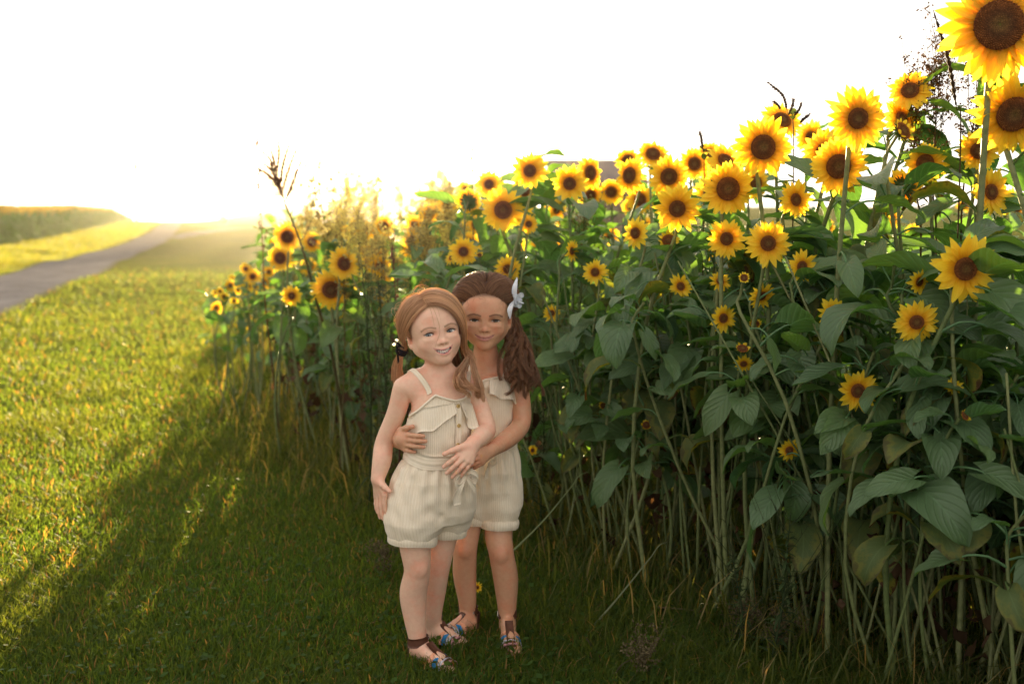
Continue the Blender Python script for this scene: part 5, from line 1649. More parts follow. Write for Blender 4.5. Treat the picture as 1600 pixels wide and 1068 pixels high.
# px, py, diameter in the photograph, kind, faces right(+)/left(-) deg, up deg, true diameter, label
HERO = [
    (1560, 40, 150, "full", -8, 0, .235, "giant sunflower head cut off by the upper right corner of the picture"),
    (1584, 178, 118, "full", -6, -18, .19, "large nodding sunflower at the right border, below the giant corner head"),
    (1340, 185, 92, "open", 4, -4, .150, "tallest sunflower against the sky among the middle right flowers, ragged pointed petals"),
    (1422, 142, 62, "full", -20, 22, .135, "sunflower against the sky touching the brown seed weed, its face tipped upward"),
    (1408, 186, 66, "open", 28, 18, .135, "half turned sunflower just under the one tipped upward beside the brown seed weed"),
    (1192, 230, 86, "full", 0, 0, .155, "big round sunflower on the skyline under the thin dark curved weed spike"),
    (1222, 188, 62, "full", 10, 35, .140, "sunflower peeping over the big round skyline flower, seen under its brim"),
    (1267, 214, 46, "open", 5, 0, .120, "small sunflower against the sky between the big round one and the tallest one"),
    (1310, 260, 84, "full", -6, -4, .155, "broad sunflower below the tallest middle right flower, dark wide disc"),
    (1288, 236, 66, "open", -22, 6, .145, "sunflower half hidden behind the broad one with the dark wide disc"),
    (1446, 255, 58, "full", -42, -2, .130, "sunflower facing left, narrow seen from the side, below the brown seed weed"),
    (1243, 312, 56, "open", 22, 6, .105, "yellow sunflower with a petal folded over its disc, left of the broad dark one"),
    (1137, 295, 74, "full", 4, 0, .140, "sunflower with large brown disc below and left of the big round skyline flower"),
    (1058, 326, 70, "open", -4, 0, .125, "clean open sunflower left of the large brown disc flower, above the opening bud"),
    (1135, 373, 58, "open", 6, 4, .105, "bright sunflower directly left of an equal twin at mid height"),
    (1200, 380, 68, "open", 0, 0, .118, "bright sunflower directly right of its twin, slightly larger of the two at mid height"),
    (1253, 416, 50, "small", 12, 0, .090, "small sunflower below and right of the bright twin pair"),
    (1508, 420, 100, "open", 0, 0, .150, "large flat sunflower facing the viewer alone among the big right hand leaves"),
    (1436, 440, 40, "small", 25, -6, .066, "little ragged sunflower left of the large flat one among the leaves"),
    (1432, 503, 64, "open", -10, 0, .096, "medium sunflower below and left of the large flat one"),
    (1300, 488, 46, "small", 8, 0, .078, "small sunflower with its petals mostly hanging down, below the twin pair"),
    (1340, 610, 62, "open", 4, 0, .092, "sunflower lowest of the medium ones, alone on the dark leaves at right"),
    (1130, 497, 42, "small", 16, 0, .076, "small sunflower right of the long pale stalk with the opening bud"),
    (1233, 703, 36, "small", 10, -4, .056, "tiny star shaped sunflower lowest on the right, eight thin petals"),
    (1162, 568, 30, "small", -6, -22, .054, "tiny sunflower hanging just under a green bud"),
    (993, 364, 46, "small", -38, 0, .085, "narrow sunflower turned left beside the clean open one"),
    (1045, 276, 58, "full", -6, 0, .135, "sunflower with tall dark disc left of the large brown disc flower on the skyline"),
    (984, 274, 50, "full", -45, 4, .125, "sunflower turned far left, its disc a narrow oval, in front of the barn roof end"),
    (1020, 241, 46, "full", 4, 28, .125, "skyline sunflower facing up, half a brown disc showing, right of the barn roof"),
    (981, 250, 38, "full", -10, 25, .115, "sunflower behind the one turned far left, only its upper petals clear"),
    (890, 287, 54, "open", 0, 0, .130, "sunflower standing in front of the left end of the barn roof"),
    (922, 270, 46, "full", 38, 0, .125, "narrow sunflower turned right in the middle of the barn roof"),
    (828, 267, 52, "open", -4, 4, .125, "sunflower alone against the white sky left of the barn, pale bee on its disc"),
    (786, 328, 62, "full", 4, 0, .150, "wide pale golden sunflower above the taller girl in the glare"),
    (764, 288, 40, "open", -6, 0, .120, "sunflower on the skyline just above the wide pale golden one"),
    (793, 420, 40, "open", 4, 0, .096, "sunflower right behind the white hair bow of the taller girl"),
    (862, 489, 28, "small", 0, 6, .062, "little sunflower alone on its own slim stem right of the taller girl's curls"),
    (724, 393, 42, "open", 8, 0, .108, "sunflower just above the taller girl's hair"),
    (517, 452, 58, "full", 10, -10, .165, "heavy drooping petalled sunflower left of the smaller girl's head"),
    (537, 412, 50, "full", 35, 10, .150, "side turned sunflower behind the heavy one, a petal folded over its disc"),
    (449, 370, 42, "full", 10, 0, .135, "upper of the two dark centred sunflowers at the left end of the field"),
    (438, 403, 38, "full", -6, 0, .125, "lower of the two dark centred sunflowers at the left end of the field"),
    (487, 378, 30, "full", 35, 0, .110, "small turned sunflower by the tall spiky weed stem"),
    (456, 462, 32, "open", 0, -4, .105, "sunflower low on the left end, standing below the dark centred pair"),
    (582, 408, 26, "open", 10, 0, .100, "tiny looking sunflower in the feathery weeds right of the side turned one"),
    (637, 388, 28, "open", -20, 0, .110, "small sunflower in the glare straight above the smaller girl's head"),
    (697, 323, 28, "open", 0, 0, .115, "faded sunflower in the sun glare left of the shaggy back turned head"),
    (678, 345, 24, "open", 20, 0, .105, "dim sunflower in the sun glare just below the faded one"),
    (1085, 256, 46, "full", 6, 4, .130, "sunflower left of the big round skyline flower, second in from it"),
    (1108, 242, 42, "full", -10, 20, .125, "sunflower sticking up above its neighbours left of the big round skyline flower"),
    (1133, 252, 54, "full", 18, 30, .140, "orange backlit sunflower tipped up, touching the big round skyline flower"),
    (1181, 286, 46, "full", 24, 0, .130, "orange sunflower half hidden under the big round skyline flower"),
    (1548, 300, 66, "open", 18, 6, .130, "sunflower behind the thick stalk of the giant corner head"),
    (1190, 462, 44, "small", 20, -24, .085, "drooping orange sunflower half covered by a leaf below the twin pair"),
    (1125, 440, 34, "small", 10, 35, .066, "little sunflower seen from its edge below the left twin, petals spread like a fan"),
    (1064, 447, 40, "small", -30, -10, .074, "thin half sunflower partly behind the long pale stalk with the opening bud"),
    (1490, 604, 28, "small", -30, -18, .050, "tiny orange sunflower almost buried in big leaves far right"),
    (893, 392, 36, "small", 55, 0, .080, "small orange sunflower seen edge on in the shade between stems"),
    (826, 350, 30, "open", 10, 0, .095, "small sunflower low behind the stems right of the wide pale golden one"),
    (1000, 312, 44, "full", 20, 0, .125, "sunflower under the far left turned one, shaded by it"),
    (870, 312, 34, "full", -15, 0, .115, "partly hidden sunflower below the one in front of the barn's left end"),
    (930, 425, 40, "small", -20, 0, .080, "shaded small sunflower behind leaves left of the long pale stalk"),
    (832, 703, 18, "small", 20, 10, .036, "very small yellow flower low in the stems beside the taller girl's elbow"),
    (706, 402, 26, "small", -40, 30, .090, "yellow sunflower edge just left of the taller girl's hair"),
    (1530, 235, 60, "full", -20, -8, .130, "sunflower behind the leaves of the giant's stalk, above the right edge cluster"),
    (1385, 335, 30, "small", 60, 0, .070, "bit of a sunflower showing between big leaves under the broad dark one"),
    (1115, 270, 40, "full", -30, 4, .130, "reddish shaded sunflower in the second row left of the big round one"),
    (955, 300, 38, "full", -10, -6, .125, "sunflower in the second row under the barn roof's right end"),
]
BUDS = [(1045, 376, 34, -8, 30, .072, "green bud just opening at the top of a long pale hairy stalk"),
        (1410, 205, 44, 30, 25, .075, "spiky green bud against the half turned skyline sunflower"),
        (1412, 292, 52, 150, 20, .095, "dark green back of a sunflower turned away, yellow petals round it"),
        (1160, 545, 26, 0, 50, .044, "green bud sitting on top of the tiny hanging sunflower"),
        (1180, 506, 22, -10, 40, .042, "yellow tipped bud among the leaves below the twin pair"),
        (733, 315, 40, 160, 15, .110, "shaggy sunflower head turned away in the glare, seen from its green back"),
        (1010, 664, 20, -10, 30, .036, "small green bud low down left of the leaning stalks"),
        (943, 634, 18, 10, 40, .034, "little bud with tiny leaves low in the shaded stems")]
def hero_depth(px, py, d, true):
    Y = max(true * FPX / d, edge_depth(px) - .02)
    if py > 340 and px > 700: Y = min(Y, edge_depth(px) + .03)
    elif px > 960 and d > 50: Y = min(Y, edge_depth(px) + .55)
    return Y
KEEP = [(h[0], h[1], h[2], hero_depth(h[0], h[1], h[2], h[6])) for h in HERO if h[2] >= 36 or h[1] > 400]
for (px, py, d, kind, rx, rz, true, label) in HERO:
    Y = true * FPX / d
    Y = max(Y, edge_depth(px) - .02)
    if py > 340 and px > 700: Y = min(Y, edge_depth(px) + .03)
    elif px > 960 and d > 50: Y = min(Y, edge_depth(px) + .55)
    P = at(px, py, Y)
    size = d / FPX * Y * 1.04
    small = true < .1
    nl = 10 if py > 330 else 8
    lf = .40 if P[2] > .9 else .45
    base = None
    if px in (1560, 1584):
        base = np.array([at(px - 18, 350, Y)[0], Y + .03, 0]); base[2] = ground_z(base[0], base[1])
    elif px > 1000 and py > 380:
        base = np.array([P[0] + G4.normal(.04, .14), P[1] + .10 + abs(G4.normal(0, .1)), 0]); base[2] = ground_z(base[0], base[1])
    sunflower(P, size, FACE(rx, rz), kind, label, "sunflowers along the near edge", base, nl, .9 if small else 1.05, .0055 if small else .0080, lf)
for (px, py, d, rx, rz, true, label) in BUDS:
    Y = max(true * FPX / d, edge_depth(px) - .04)
    if py > 330 and px > 700: Y = min(Y, edge_depth(px) + .3)
    P = at(px, py, Y)
    kind = "full" if abs(rx) > 90 else "bud"
    sunflower(P, d / FPX * Y * 1.05, FACE(rx, rz), kind, label, "sunflower buds and turned heads", None, 7, .95, .007, .45)
# low cluster at the far left corner of the field
CORNER = [(360, 446, 22), (375, 439, 22), (388, 456, 15), (372, 453, 16), (395, 432, 25), (405, 462, 20), (338, 481, 20), (350, 463, 16), (378, 508, 22), (364, 436, 16), (391, 447, 18), (344, 455, 14), (400, 449, 16), (413, 441, 22), (336, 457, 15), (420, 425, 20), (384, 420, 18), (366, 470, 14)]
for i, (px, py, d) in enumerate(CORNER):
    Y = 6.0 + G4.uniform(0, 1.6); P = at(px, py, Y)
    sunflower(P, d / FPX * Y, FACE(G4.normal(0, 22), G4.normal(0, 12)), "small" if d < 17 else "open", "small sunflower in the low cluster at the field's far left corner", "low sunflower cluster at the left corner",
              None, 7, .62, .006, .30, leaf_parts=False)
# leafy plants without a flower in view: the wall of leaves and the bare stalks under it
n = 0
while n < 84:
    i = G4.random() * 6.6 + 1.0; a = int(i); f = i - a
    e = EDGE[a] * (1 - f) + EDGE[a + 1] * f
    dep = .10 + G4.random() ** 1.5 * 1.0
    b = np.array([e[0] + dep * .75 + G4.normal(0, .05), e[1] + dep * .62, 0.0])
    if b[1] < 1.5: continue
    b[2] = ground_z(b[0], b[1])
    left = b[0] < -.5
    if -1.15 < b[0] < -.12 and G4.random() < .62: n += 1; continue
    H = G4.uniform(.80, 1.22) if not left else G4.uniform(.45, .80)
    if dep > .5: H += .10
    H = min(H, float(sun_lane(b[0], b[1])) - .05)
    lean = np.array([G4.normal(-.04, .20), -abs(G4.normal(.04, .08))])
    P = np.array([b[0] + lean[0] * H, b[1] + lean[1] * H, b[2] + H])
    edge = dep < .45
    lab = "leafy sunflower stalk in the front row with no flower in view" if edge else "leafy sunflower stalk inside the field behind the front row"
    sunflower(P, 0 if G4.random() < .8 else .035, FACE(G4.normal(0, 30), G4.uniform(10, 60)), "bud", lab, "leafy stalks of the front row" if edge else "leafy stalks inside the field", b, 18 if not left else 9, (1.0 if b[0] > .3 else .95) if not left else .8, G4.uniform(.004, .0085), (.22 if b[0] > .5 else .34) if not left else .3, leaf_parts=edge)
    n += 1
# shorter leafy plants filling the foot of the right hand wall
for k in range(34):
    i = 1.0 + G4.random() * 3.6; a = int(i); f = i - a
    e = EDGE[a] * (1 - f) + EDGE[a + 1] * f; dep = -.03 + .32 * G4.random()
    b = np.array([e[0] + dep * .75, e[1] + dep * .62, 0.0])
    if b[1] < 1.7: continue
    b[2] = ground_z(b[0], b[1]); H = G4.uniform(.55, .90)
    P = b + np.array([G4.normal(-.02, .12), -abs(G4.normal(.03, .05)), H])
    sunflower(P, .035 if k % 6 == 0 else 0, FACE(G4.normal(0, 30), 30), "bud", "short leafy sunflower plant at the foot of the right hand flower wall", "short plants at the foot of the wall", b, 12, 1.08, G4.uniform(.004, .006), .30, old=.3)
# taller growth along the field's far left side
for i in range(48):
    y = (7.5 + 11 * G4.random()) if i < 28 else (5.2 + 3.2 * G4.random()); x = edge_x(y) + .1 + abs(G4.normal(0, .5)); H = G4.uniform(1.05, 1.35) if i < 28 else G4.uniform(.70, .98)
    sunflower(np.array([x, y, ground_z(x, y) + H]), .10 if i % 3 == 0 else 0, FACE(G4.normal(0, 30), 0), "open", "leafy sunflower plant along the field's far left side, blurred by distance", "plants along the far left side", None, 9, 1.2, .009, .15, leaf_parts=False)
for x, y, H in ((-1.75, 7.4, 1.02), (-1.98, 8.3, 1.1), (-1.72, 8.9, 1.12), (-2.05, 9.4, 1.15), (-1.55, 7.0, .98), (-1.85, 10.2, 1.2), (-1.6, 8.2, 1.05), (-2.2, 10.6, 1.2)):  # extra plants added so their shadow closes a bright streak on the lawn
    sunflower(np.array([x, y, ground_z(x, y) + H]), .09, FACE(G4.normal(0, 30), 0), "open", "leafy sunflower plant along the field's far left side, blurred by distance", "plants along the far left side", np.array([x + .04, y + .05, ground_z(x, y)]), 14, 1.25, .009, .10, leaf_parts=False)
# flowers further in, seen over the front rows
n = 0
while n < 36:
    Y = G4.uniform(3.6, 11) if n < 30 else G4.uniform(8, 20)
    x = edge_x(Y) + .5 + G4.random() ** 1.2 * (Y * .75)
    if x / Y > .62: continue
    H = G4.uniform(1.12, 1.42) if x / Y > -.02 else G4.uniform(.70, 1.0)
    H = min(H, float(sun_lane(x, Y)) + .0)
    P = np.array([x, Y, ground_z(x, Y) + H])
    sunflower(P, G4.uniform(.10, .15), FACE(G4.normal(0, 25), G4.normal(5, 14)), "full" if G4.random() < .6 else "open", "sunflower in the rows behind, half lost among the heads of the front rows" if x / Y > -.02 else "sunflower deep in the hazy weedy end of the field behind the girls", "sunflowers of the rows behind", None, 6, 1.0, .009, .5, leaf_parts=False)
    n += 1
n = 0
while n < 30:
    Y = G4.uniform(4.5, 8.5); x = Y * G4.uniform(-.225, -.02)
    if x < edge_x(Y) + .15: continue
    z = at(0, G4.uniform(345, 455), Y)[2]
    z = min(z, float(sun_lane(x, Y)) + .02)
    sunflower(np.array([x, Y, z]), G4.uniform(.085, .13), FACE(G4.normal(0, 28), G4.normal(2, 14)), "open" if G4.random() < .6 else "full", "small sunflower scattered through the feathery weeds behind the girls", "sunflowers among the feathery weeds", None, 6, .8, .006, .3, leaf_parts=False)
    n += 1
n = 0
while n < 24:
    Y = G4.uniform(4.6, 8.0); px = G4.uniform(650, 880); x = (px - 800) / FPX * Y
    if x < edge_x(Y) + .3: continue
    z = min(at(px, G4.uniform(285, 390), Y)[2], float(sun_lane(x, Y)) + .04)
    sunflower(np.array([x, Y, z]), G4.uniform(.095, .135), FACE(G4.normal(0, 30), G4.normal(4, 16)), "open" if G4.random() < .5 else "full", "sunflower in the backlit yellow band behind the taller girl", "sunflowers of the backlit band", None, 5, .8, .007, .4, leaf_parts=False)
    n += 1
# the mass of stalks and leaves deeper in the field, which nobody could count
g = np.random.default_rng(77)
items = []
low = [leaf_mesh(200 + i, *k, low=True) for i, k in enumerate([(.15, .068, 70), (.14, .07, 95), (.16, .07, 50)])]
for i in range(6800):
    y = 1.6 + 14 * g.random() ** 1.6
    x = edge_x(y) + .62 + g.random() ** 1.3 * (y * .72)
    top = 1.08 if x / y > -.02 else .60
    items.append((low[g.integers(3)], np.array([x, y, ground_z(x, y) + min(g.uniform(.30 if i % 2 else .04, top), float(sun_lane(x, y)) - .1)]), (g.normal(0, .3), g.normal(0, .3), g.uniform(0, 6.3)), g.uniform(.8, 1.25)))
o = link("sunflower_thicket", merge_meshes("sunflower_thicket", items, MAT_LEAF)); tag(o, kind="stuff")
paths, cols = [], []
for i in range(1100):
    y = 1.5 + 9 * g.random() ** 1.8
    x = edge_x(y) + .08 + g.random() ** 1.2 * (y * .6)
    H = g.uniform(.7, 1.15) if x / y > -.02 else g.uniform(.4, .65)
    z = ground_z(x, y); l = g.normal(-.02, .22, 2)
    b = np.array([x, y, z]); t = b + np.array([l[0] * H, abs(l[1]) * .5 * H, H])
    paths.append(smooth_path([b, b + (t - b) * .5 + np.array([g.normal(0, .03), 0, 0]), t], 6)); k = g.random(); cols.append((STEM_COL[0] * (1 - k) + STEM_COL[1] * k) * g.uniform(.7, 1.15))
mb = MB(); v, q, t = tubes(np.array(paths), np.linspace(1, .6, 6)[None] * g.uniform(.0022, .0062, 1100)[:, None], 5, cap=False)
mb.add(v, q, col=np.repeat(np.array(cols), 30, axis=0))
o = mb.obj("stalk_mass", MAT_STEM); tag(o, kind="stuff")
# dead leaves hanging and lying under the plants
V, Q, C = [], [], []; nn = 0
for i in range(900):
    y = 2.3 + 5 * g.random() ** 1.5; x = edge_x(y) + .02 + g.random() * .9
    z = ground_z(x, y) + (g.uniform(.1, .6) if g.random() < .6 else .015)
    s = np.linspace(0, 1, 5); vv = np.linspace(-1, 1, 3); L = g.uniform(.04, .10); w = .35 * L * np.sin(np.pi * (s * .9 + .05))
    Pq = np.stack([np.broadcast_to((s * L)[:, None], (5, 3)) * .6, w[:, None] * vv * np.cos(s * 4 + i)[:, None], -(s[:, None] * L) * .8 + .3 * w[:, None] * np.abs(vv) + .01 * np.sin(s * 9 + i)[:, None]], -1).reshape(-1, 3)
    R = np.array(Euler((g.normal(0, .5), g.normal(0, .5), g.uniform(0, 6.3))).to_matrix())
    V.append(Pq @ R.T + [x, y, z]); Q.append(grid_faces(5, 3) + nn); nn += 15; C.append(np.tile(np.array([.085, .05, .028]) * g.uniform(.6, 1.8), (15, 1)))
o = link("dead_leaves", mesh_data("dead_leaves", np.concatenate(V), [np.concatenate(Q)], MAT_DRY, col=np.concatenate(C))); tag(o, kind="stuff")
print("LEAFPARTS", NLEAFPARTS[0])
# ---------------------------------------------------------------- weeds among the sunflowers
MAT_PLUME = leafy("feathery_seed", lambda nt: attr(nt, "Col"), .66, .7, (.98, 1.12, .72), 1.75, .1)
GW = np.random.default_rng(31)
def weed(name, label, group, pts, r=.003, col=(.10, .12, .04), nb=0, f0=.5, blen=.12, up=.6, seeds=0, ssize=.004, scol=(.20, .11, .04), leaves=0, llen=.05, lwid=.01, lcol=(.08, .13, .03), l0=.1, l1=.9, spike=False, sub=0, spread=1.0):
    g = GW
    pts = [np.asarray(p, float) for p in pts]
    base = pts[0]
    root = empty(name, base); tag(root, label, "weed", group)
    pth = smooth_path(pts, 24)
    mb = MB(); v, q, t = tubes(pth, np.linspace(r, r * .35, 24), 5); mb.add(v, q, t, col=col)
    T = nrm(np.gradient(pth, axis=0))
    bp = []
    for i in range(nb):
        f = f0 + (1 - f0) * (i + g.random()) / nb; j = min(int(f * 23), 22)
        az = g.uniform(0, 2 * pi); d = np.array([cos(az), sin(az) * .7, 0]) * spread
        L = blen * g.uniform(.6, 1.2) * (1.25 - .75 * (f - f0) / (1 - f0 + 1e-6))
        p0 = pth[j]; p1 = p0 + (d * .55 + T[j] * up * .7) * L * .5; p2 = p0 + (d * .8 + T[j] * up * 1.5) * L
        bp.append(smooth_path([p0, p1, p2], 8))
    for b in list(bp):
        for k in range(sub):
            j = g.integers(2, 7); az = g.uniform(0, 6.28); L = blen * g.uniform(.15, .35)
            d = np.array([cos(az), sin(az), .5 * up + .2])
            bp.append(smooth_path([b[j], b[j] + d * L * .5 + [0, 0, L * .1], b[j] + d * L + [0, 0, -L * .05]], 8))
    if bp:
        v, q, t = tubes(np.array(bp), np.linspace(r * .4, r * .15, 8), 3, cap=False); mb.add(v, q, col=np.asarray(col) * 1.1)
    mb.obj("stem", MAT_DRY, root, base)
    if leaves:
        mb = MB()
        for i in range(leaves):
            f = l0 + (l1 - l0) * (i + g.random()) / leaves; j = min(int(f * 23), 22); az = i * 2.4 + g.normal(0, .4)
            d = np.array([cos(az), sin(az), 0]); s_ = np.array([-sin(az), cos(az), 0]); L = llen * g.uniform(.6, 1.25) * (1.2 - .6 * f)
            s = np.linspace(0, 1, 5); a = np.radians(g.uniform(5, 55)); dr = g.uniform(.2, 1.3)
            P = pth[j] + np.outer(s * L * cos(a), d) + np.outer(L * (s * sin(a) - dr * s ** 2 * .6), [0, 0, 1.0])
            w = lwid * np.sin(np.pi * (s * .9 + .07)) ** .8
            mb.add(np.stack([P - np.outer(w, s_), P + [0, 0, -.001], P + np.outer(w, s_)], 1).reshape(-1, 3), grid_faces(5, 3), col=np.asarray(lcol) * g.uniform(.7, 1.4))
        mb.obj("leaves", MAT_DRY, root, base)
    if seeds:
        src = np.concatenate([b[2:] for b in bp]) if bp else pth[int(24 * f0):]
        n = seeds; k = g.integers(0, len(src), n)
        sp = .006 if not spike else .0035
        c = src[k] + g.normal(0, sp, (n, 3)); a = nrm(g.normal(size=(n, 3))); b = nrm(np.cross(a, g.normal(size=(n, 3)))); cc = np.cross(a, b)
        s = ssize * g.uniform(.5, 1.4, (n, 1))
        V = np.stack([c - a * s, c + b * s * .6, c + a * s, c - b * s * .6, c + cc * s * .5, c - cc * s * .5], 1).reshape(-1, 3)
        i = np.arange(n)[:, None] * 6
        Tt = np.concatenate([i + np.array([[x, y, z]]) for x, y, z in ((0, 1, 4), (1, 2, 4), (2, 3, 4), (3, 0, 4), (1, 0, 5), (2, 1, 5), (3, 2, 5), (0, 3, 5))])
        mb = MB(); mb.add(V, t=Tt, col=np.repeat(np.asarray(scol) * g.uniform(.55, 1.5, (n, 1)), 6, axis=0))
        tag(mb.obj("seed_heads", MAT_PLUME if name == "feathery_weed" else MAT_DRY, root, base, smooth=False), kind="stuff")
    return root
def gb(px, Y):
    x = (px - 800) / FPX * Y; return np.array([x, Y, float(ground_z(x, Y))])
def seedspikes(root, base, lines, col, r=.0035):
    """Bumpy curved seed spikes."""
    mb = MB()
    for L in lines:
        p = smooth_path(L, 40); rr = r * (1 + .45 * np.sin(np.arange(40) * 2.1)) * np.interp(np.arange(40), [0, 6, 30, 39], [.35, 1, .9, .2])
        v, q, t = tubes(p, rr, 6); mb.add(v, q, t, col=np.asarray(col) * GW.uniform(.8, 1.2))
        for k in range(70):
            j = GW.integers(3, 39); c = p[j] + GW.normal(0, r * .7, 3); s = r * .8
            a = nrm(GW.normal(size=3)); b = nrm(np.cross(a, GW.normal(size=3)))
            mb.add([c - a * s, c + b * s * .6, c + a * s, c - b * s * .6], [[0, 1, 2, 3]], col=np.asarray(col) * GW.uniform(.6, 1.6))
    mb.obj("seed_spikes", MAT_DRY, root, base)
BRN = (.085, .042, .018)
# left group against the sky
Y = 4.75
w1 = weed("tall_weed", "tall weed with a fan of curved brown seed spikes at the field's left end", None, [gb(545, Y), at(520, 560, Y), at(497, 480, Y), at(470, 380, Y), at(438, 300, Y), at(426, 262, Y)], .0085, (.09, .075, .03), nb=5, f0=.55, blen=.10, leaves=9, llen=.07, lwid=.006, l0=.35, l1=.95)
q = lambda *L: [at(x, y, Y + dz) for x, y, dz in L]
seedspikes(w1, gb(545, Y), [q((445, 315, 0), (432, 270, 0), (418, 212, .03)), q((430, 280, 0), (436, 240, .02), (431, 196, .02)), q((430, 285, 0), (421, 248, .03), (400, 232, .03)), q((440, 300, 0), (425, 268, -.02), (405, 250, -.03)), q((443, 310, 0), (428, 282, -.02), (403, 262, -.04)),
                          q((440, 300, 0), (452, 262, 0), (468, 219, 0)), q((446, 315, 0), (458, 285, .02), (471, 249, .03)), q((438, 290, 0), (443, 255, .03), (458, 208, .05))], BRN, .0065)
Y = 5.3
w2 = weed("tall_weed", "thin reddish stalk strung with dark beads, leftmost against the sky", None, [gb(432, Y), at(424, 560, Y), at(414, 470, Y), at(411, 400, Y), at(408, 330, Y), at(403, 250, Y), at(400, 219, Y)], .005, (.13, .06, .03), nb=14, f0=.55, blen=.03, up=.8, seeds=120, ssize=.009, scol=(.09, .045, .02), leaves=8, llen=.06, lwid=.012, l0=.35, l1=.62)
weed("tall_weed", "green leafy weed stalk rising against the sky right of the fan of spikes", None, [gb(530, 5.0), at(522, 470, 5.0), at(512, 380, 5.0), at(500, 300, 5.0), at(495, 226, 5.0)], .004, (.12, .13, .05), nb=10, f0=.45, blen=.16, up=1.1, seeds=700, ssize=.006, scol=(.16, .13, .035), leaves=22, llen=.07, lwid=.008, l0=.35, l1=.98)
weed("tall_weed", "slim bare spike poking up above the flowers left of the white sky sunflower", None, [gb(742, 4.4), at(739, 330, 4.4), at(737, 275, 4.4), at(736, 231, 4.4)], .003, (.14, .10, .04), nb=3, f0=.8, blen=.03, seeds=60, ssize=.006, scol=(.14, .08, .03), leaves=4, l0=.5)
# feathery pale weeds glowing in the low sun
for i, (px, py, Y) in enumerate([(541, 252, 5.4), (585, 272, 5.9), (704, 282, 5.6), (668, 322, 5.0), (560, 318, 4.9), (700, 330, 5.3), (527, 318, 5.6), (478, 322, 6.0), (705, 340, 4.9), (648, 372, 4.7), (575, 352, 5.0), (512, 362, 5.4), (600, 372, 4.8), (668, 376, 4.6),
                                 (548, 300, 6.8), (628, 300, 7.6), (676, 280, 6.6), (500, 338, 7.0), (462, 352, 6.6), (590, 330, 7.4), (720, 300, 6.8), (566, 280, 7.6), (530, 345, 4.7), (655, 330, 5.9)]):
    b = gb(px + GW.normal(0, 10), Y + .05); tp = at(px, py, Y)
    m1 = b + (tp - b) * .5 + [GW.normal(0, .03), 0, 0]
    weed("feathery_weed", "pale feathery weed plume glowing in the sun glare behind the girls", "feathery weeds in the glare", [b, m1, b + (tp - b) * .8 + [GW.normal(0, .015), 0, 0], tp], .004, (.17, .14, .06), nb=24, f0=.52, blen=.17, up=.9, seeds=900, ssize=.0066, scol=(.37, .29, .11) if i % 2 else (.46, .38, .16), leaves=26, llen=.07, lwid=.006, lcol=(.14, .15, .05), l0=.15, l1=.75, sub=1, spread=.7)
# dark narrow leaved weeds beside the smaller girl's head
for px, py, Y, c, lab in ((566, 415, 4.25, (.05, .075, .03), "dark narrow leaved weed left of the smaller girl's head, nearer the heavy sunflower"), (590, 430, 4.15, (.06, .08, .035), "dark narrow leaved weed left of the smaller girl's head, nearer her hair"), (612, 372, 4.2, (.13, .05, .045), "dark red weed stalk rising behind the smaller girl's head"), (640, 415, 4.3, (.06, .085, .03), "dark weed with fine leaves straight behind the smaller girl")):
    b = gb(px + 6, Y); tp = at(px, py, Y)
    weed("leafy_weed", lab, None, [b, b + (tp - b) * .5 + [.02, 0, 0], tp], .005, c, nb=14, f0=.35, blen=.14, up=1.4, leaves=90, llen=.075, lwid=.0045, lcol=np.array(c) * 1.1, l0=.05, l1=1.0, seeds=160, ssize=.005, scol=np.array(c) * 1.3, spread=.5)
weed("leafy_weed", "ferny green weed standing between the stems under the barn roof", None, [gb(905, 3.95), at(904, 520, 3.95), at(908, 420, 3.95), at(914, 326, 3.95)], .004, (.07, .09, .035), nb=22, f0=.45, blen=.16, up=1.0, seeds=500, ssize=.005, scol=(.20, .19, .09), leaves=60, llen=.06, lwid=.004, lcol=(.06, .09, .03), sub=1, spread=.7)
weed("leafy_weed", "ferny dark green weed low among the stalks right of the taller girl", None, [gb(845, 3.75), at(846, 760, 3.75), at(850, 680, 3.75), at(848, 600, 3.75)], .004, (.05, .075, .03), nb=16, f0=.3, blen=.14, up=1.0, leaves=80, llen=.05, lwid=.004, lcol=(.045, .075, .025), sub=1)
weed("leafy_weed", "ferny dark weed at the foot of the stalks under the tiny star sunflower", None, [gb(1220, 2.62), at(1222, 950, 2.62), at(1228, 880, 2.62), at(1236, 800, 2.62)], .004, (.05, .075, .03), nb=18, f0=.2, blen=.16, up=.9, leaves=90, llen=.05, lwid=.0045, lcol=(.05, .08, .028), sub=1)
weed("leafy_weed", "small ferny weed in front of the stalks near the bottom edge right of the girls", None, [gb(1165, 2.72), at(1160, 960, 2.72), at(1150, 900, 2.72), at(1142, 850, 2.72)], .0035, (.05, .07, .03), nb=14, f0=.2, blen=.13, up=.8, leaves=60, llen=.045, lwid=.004, lcol=(.05, .08, .028), sub=1)
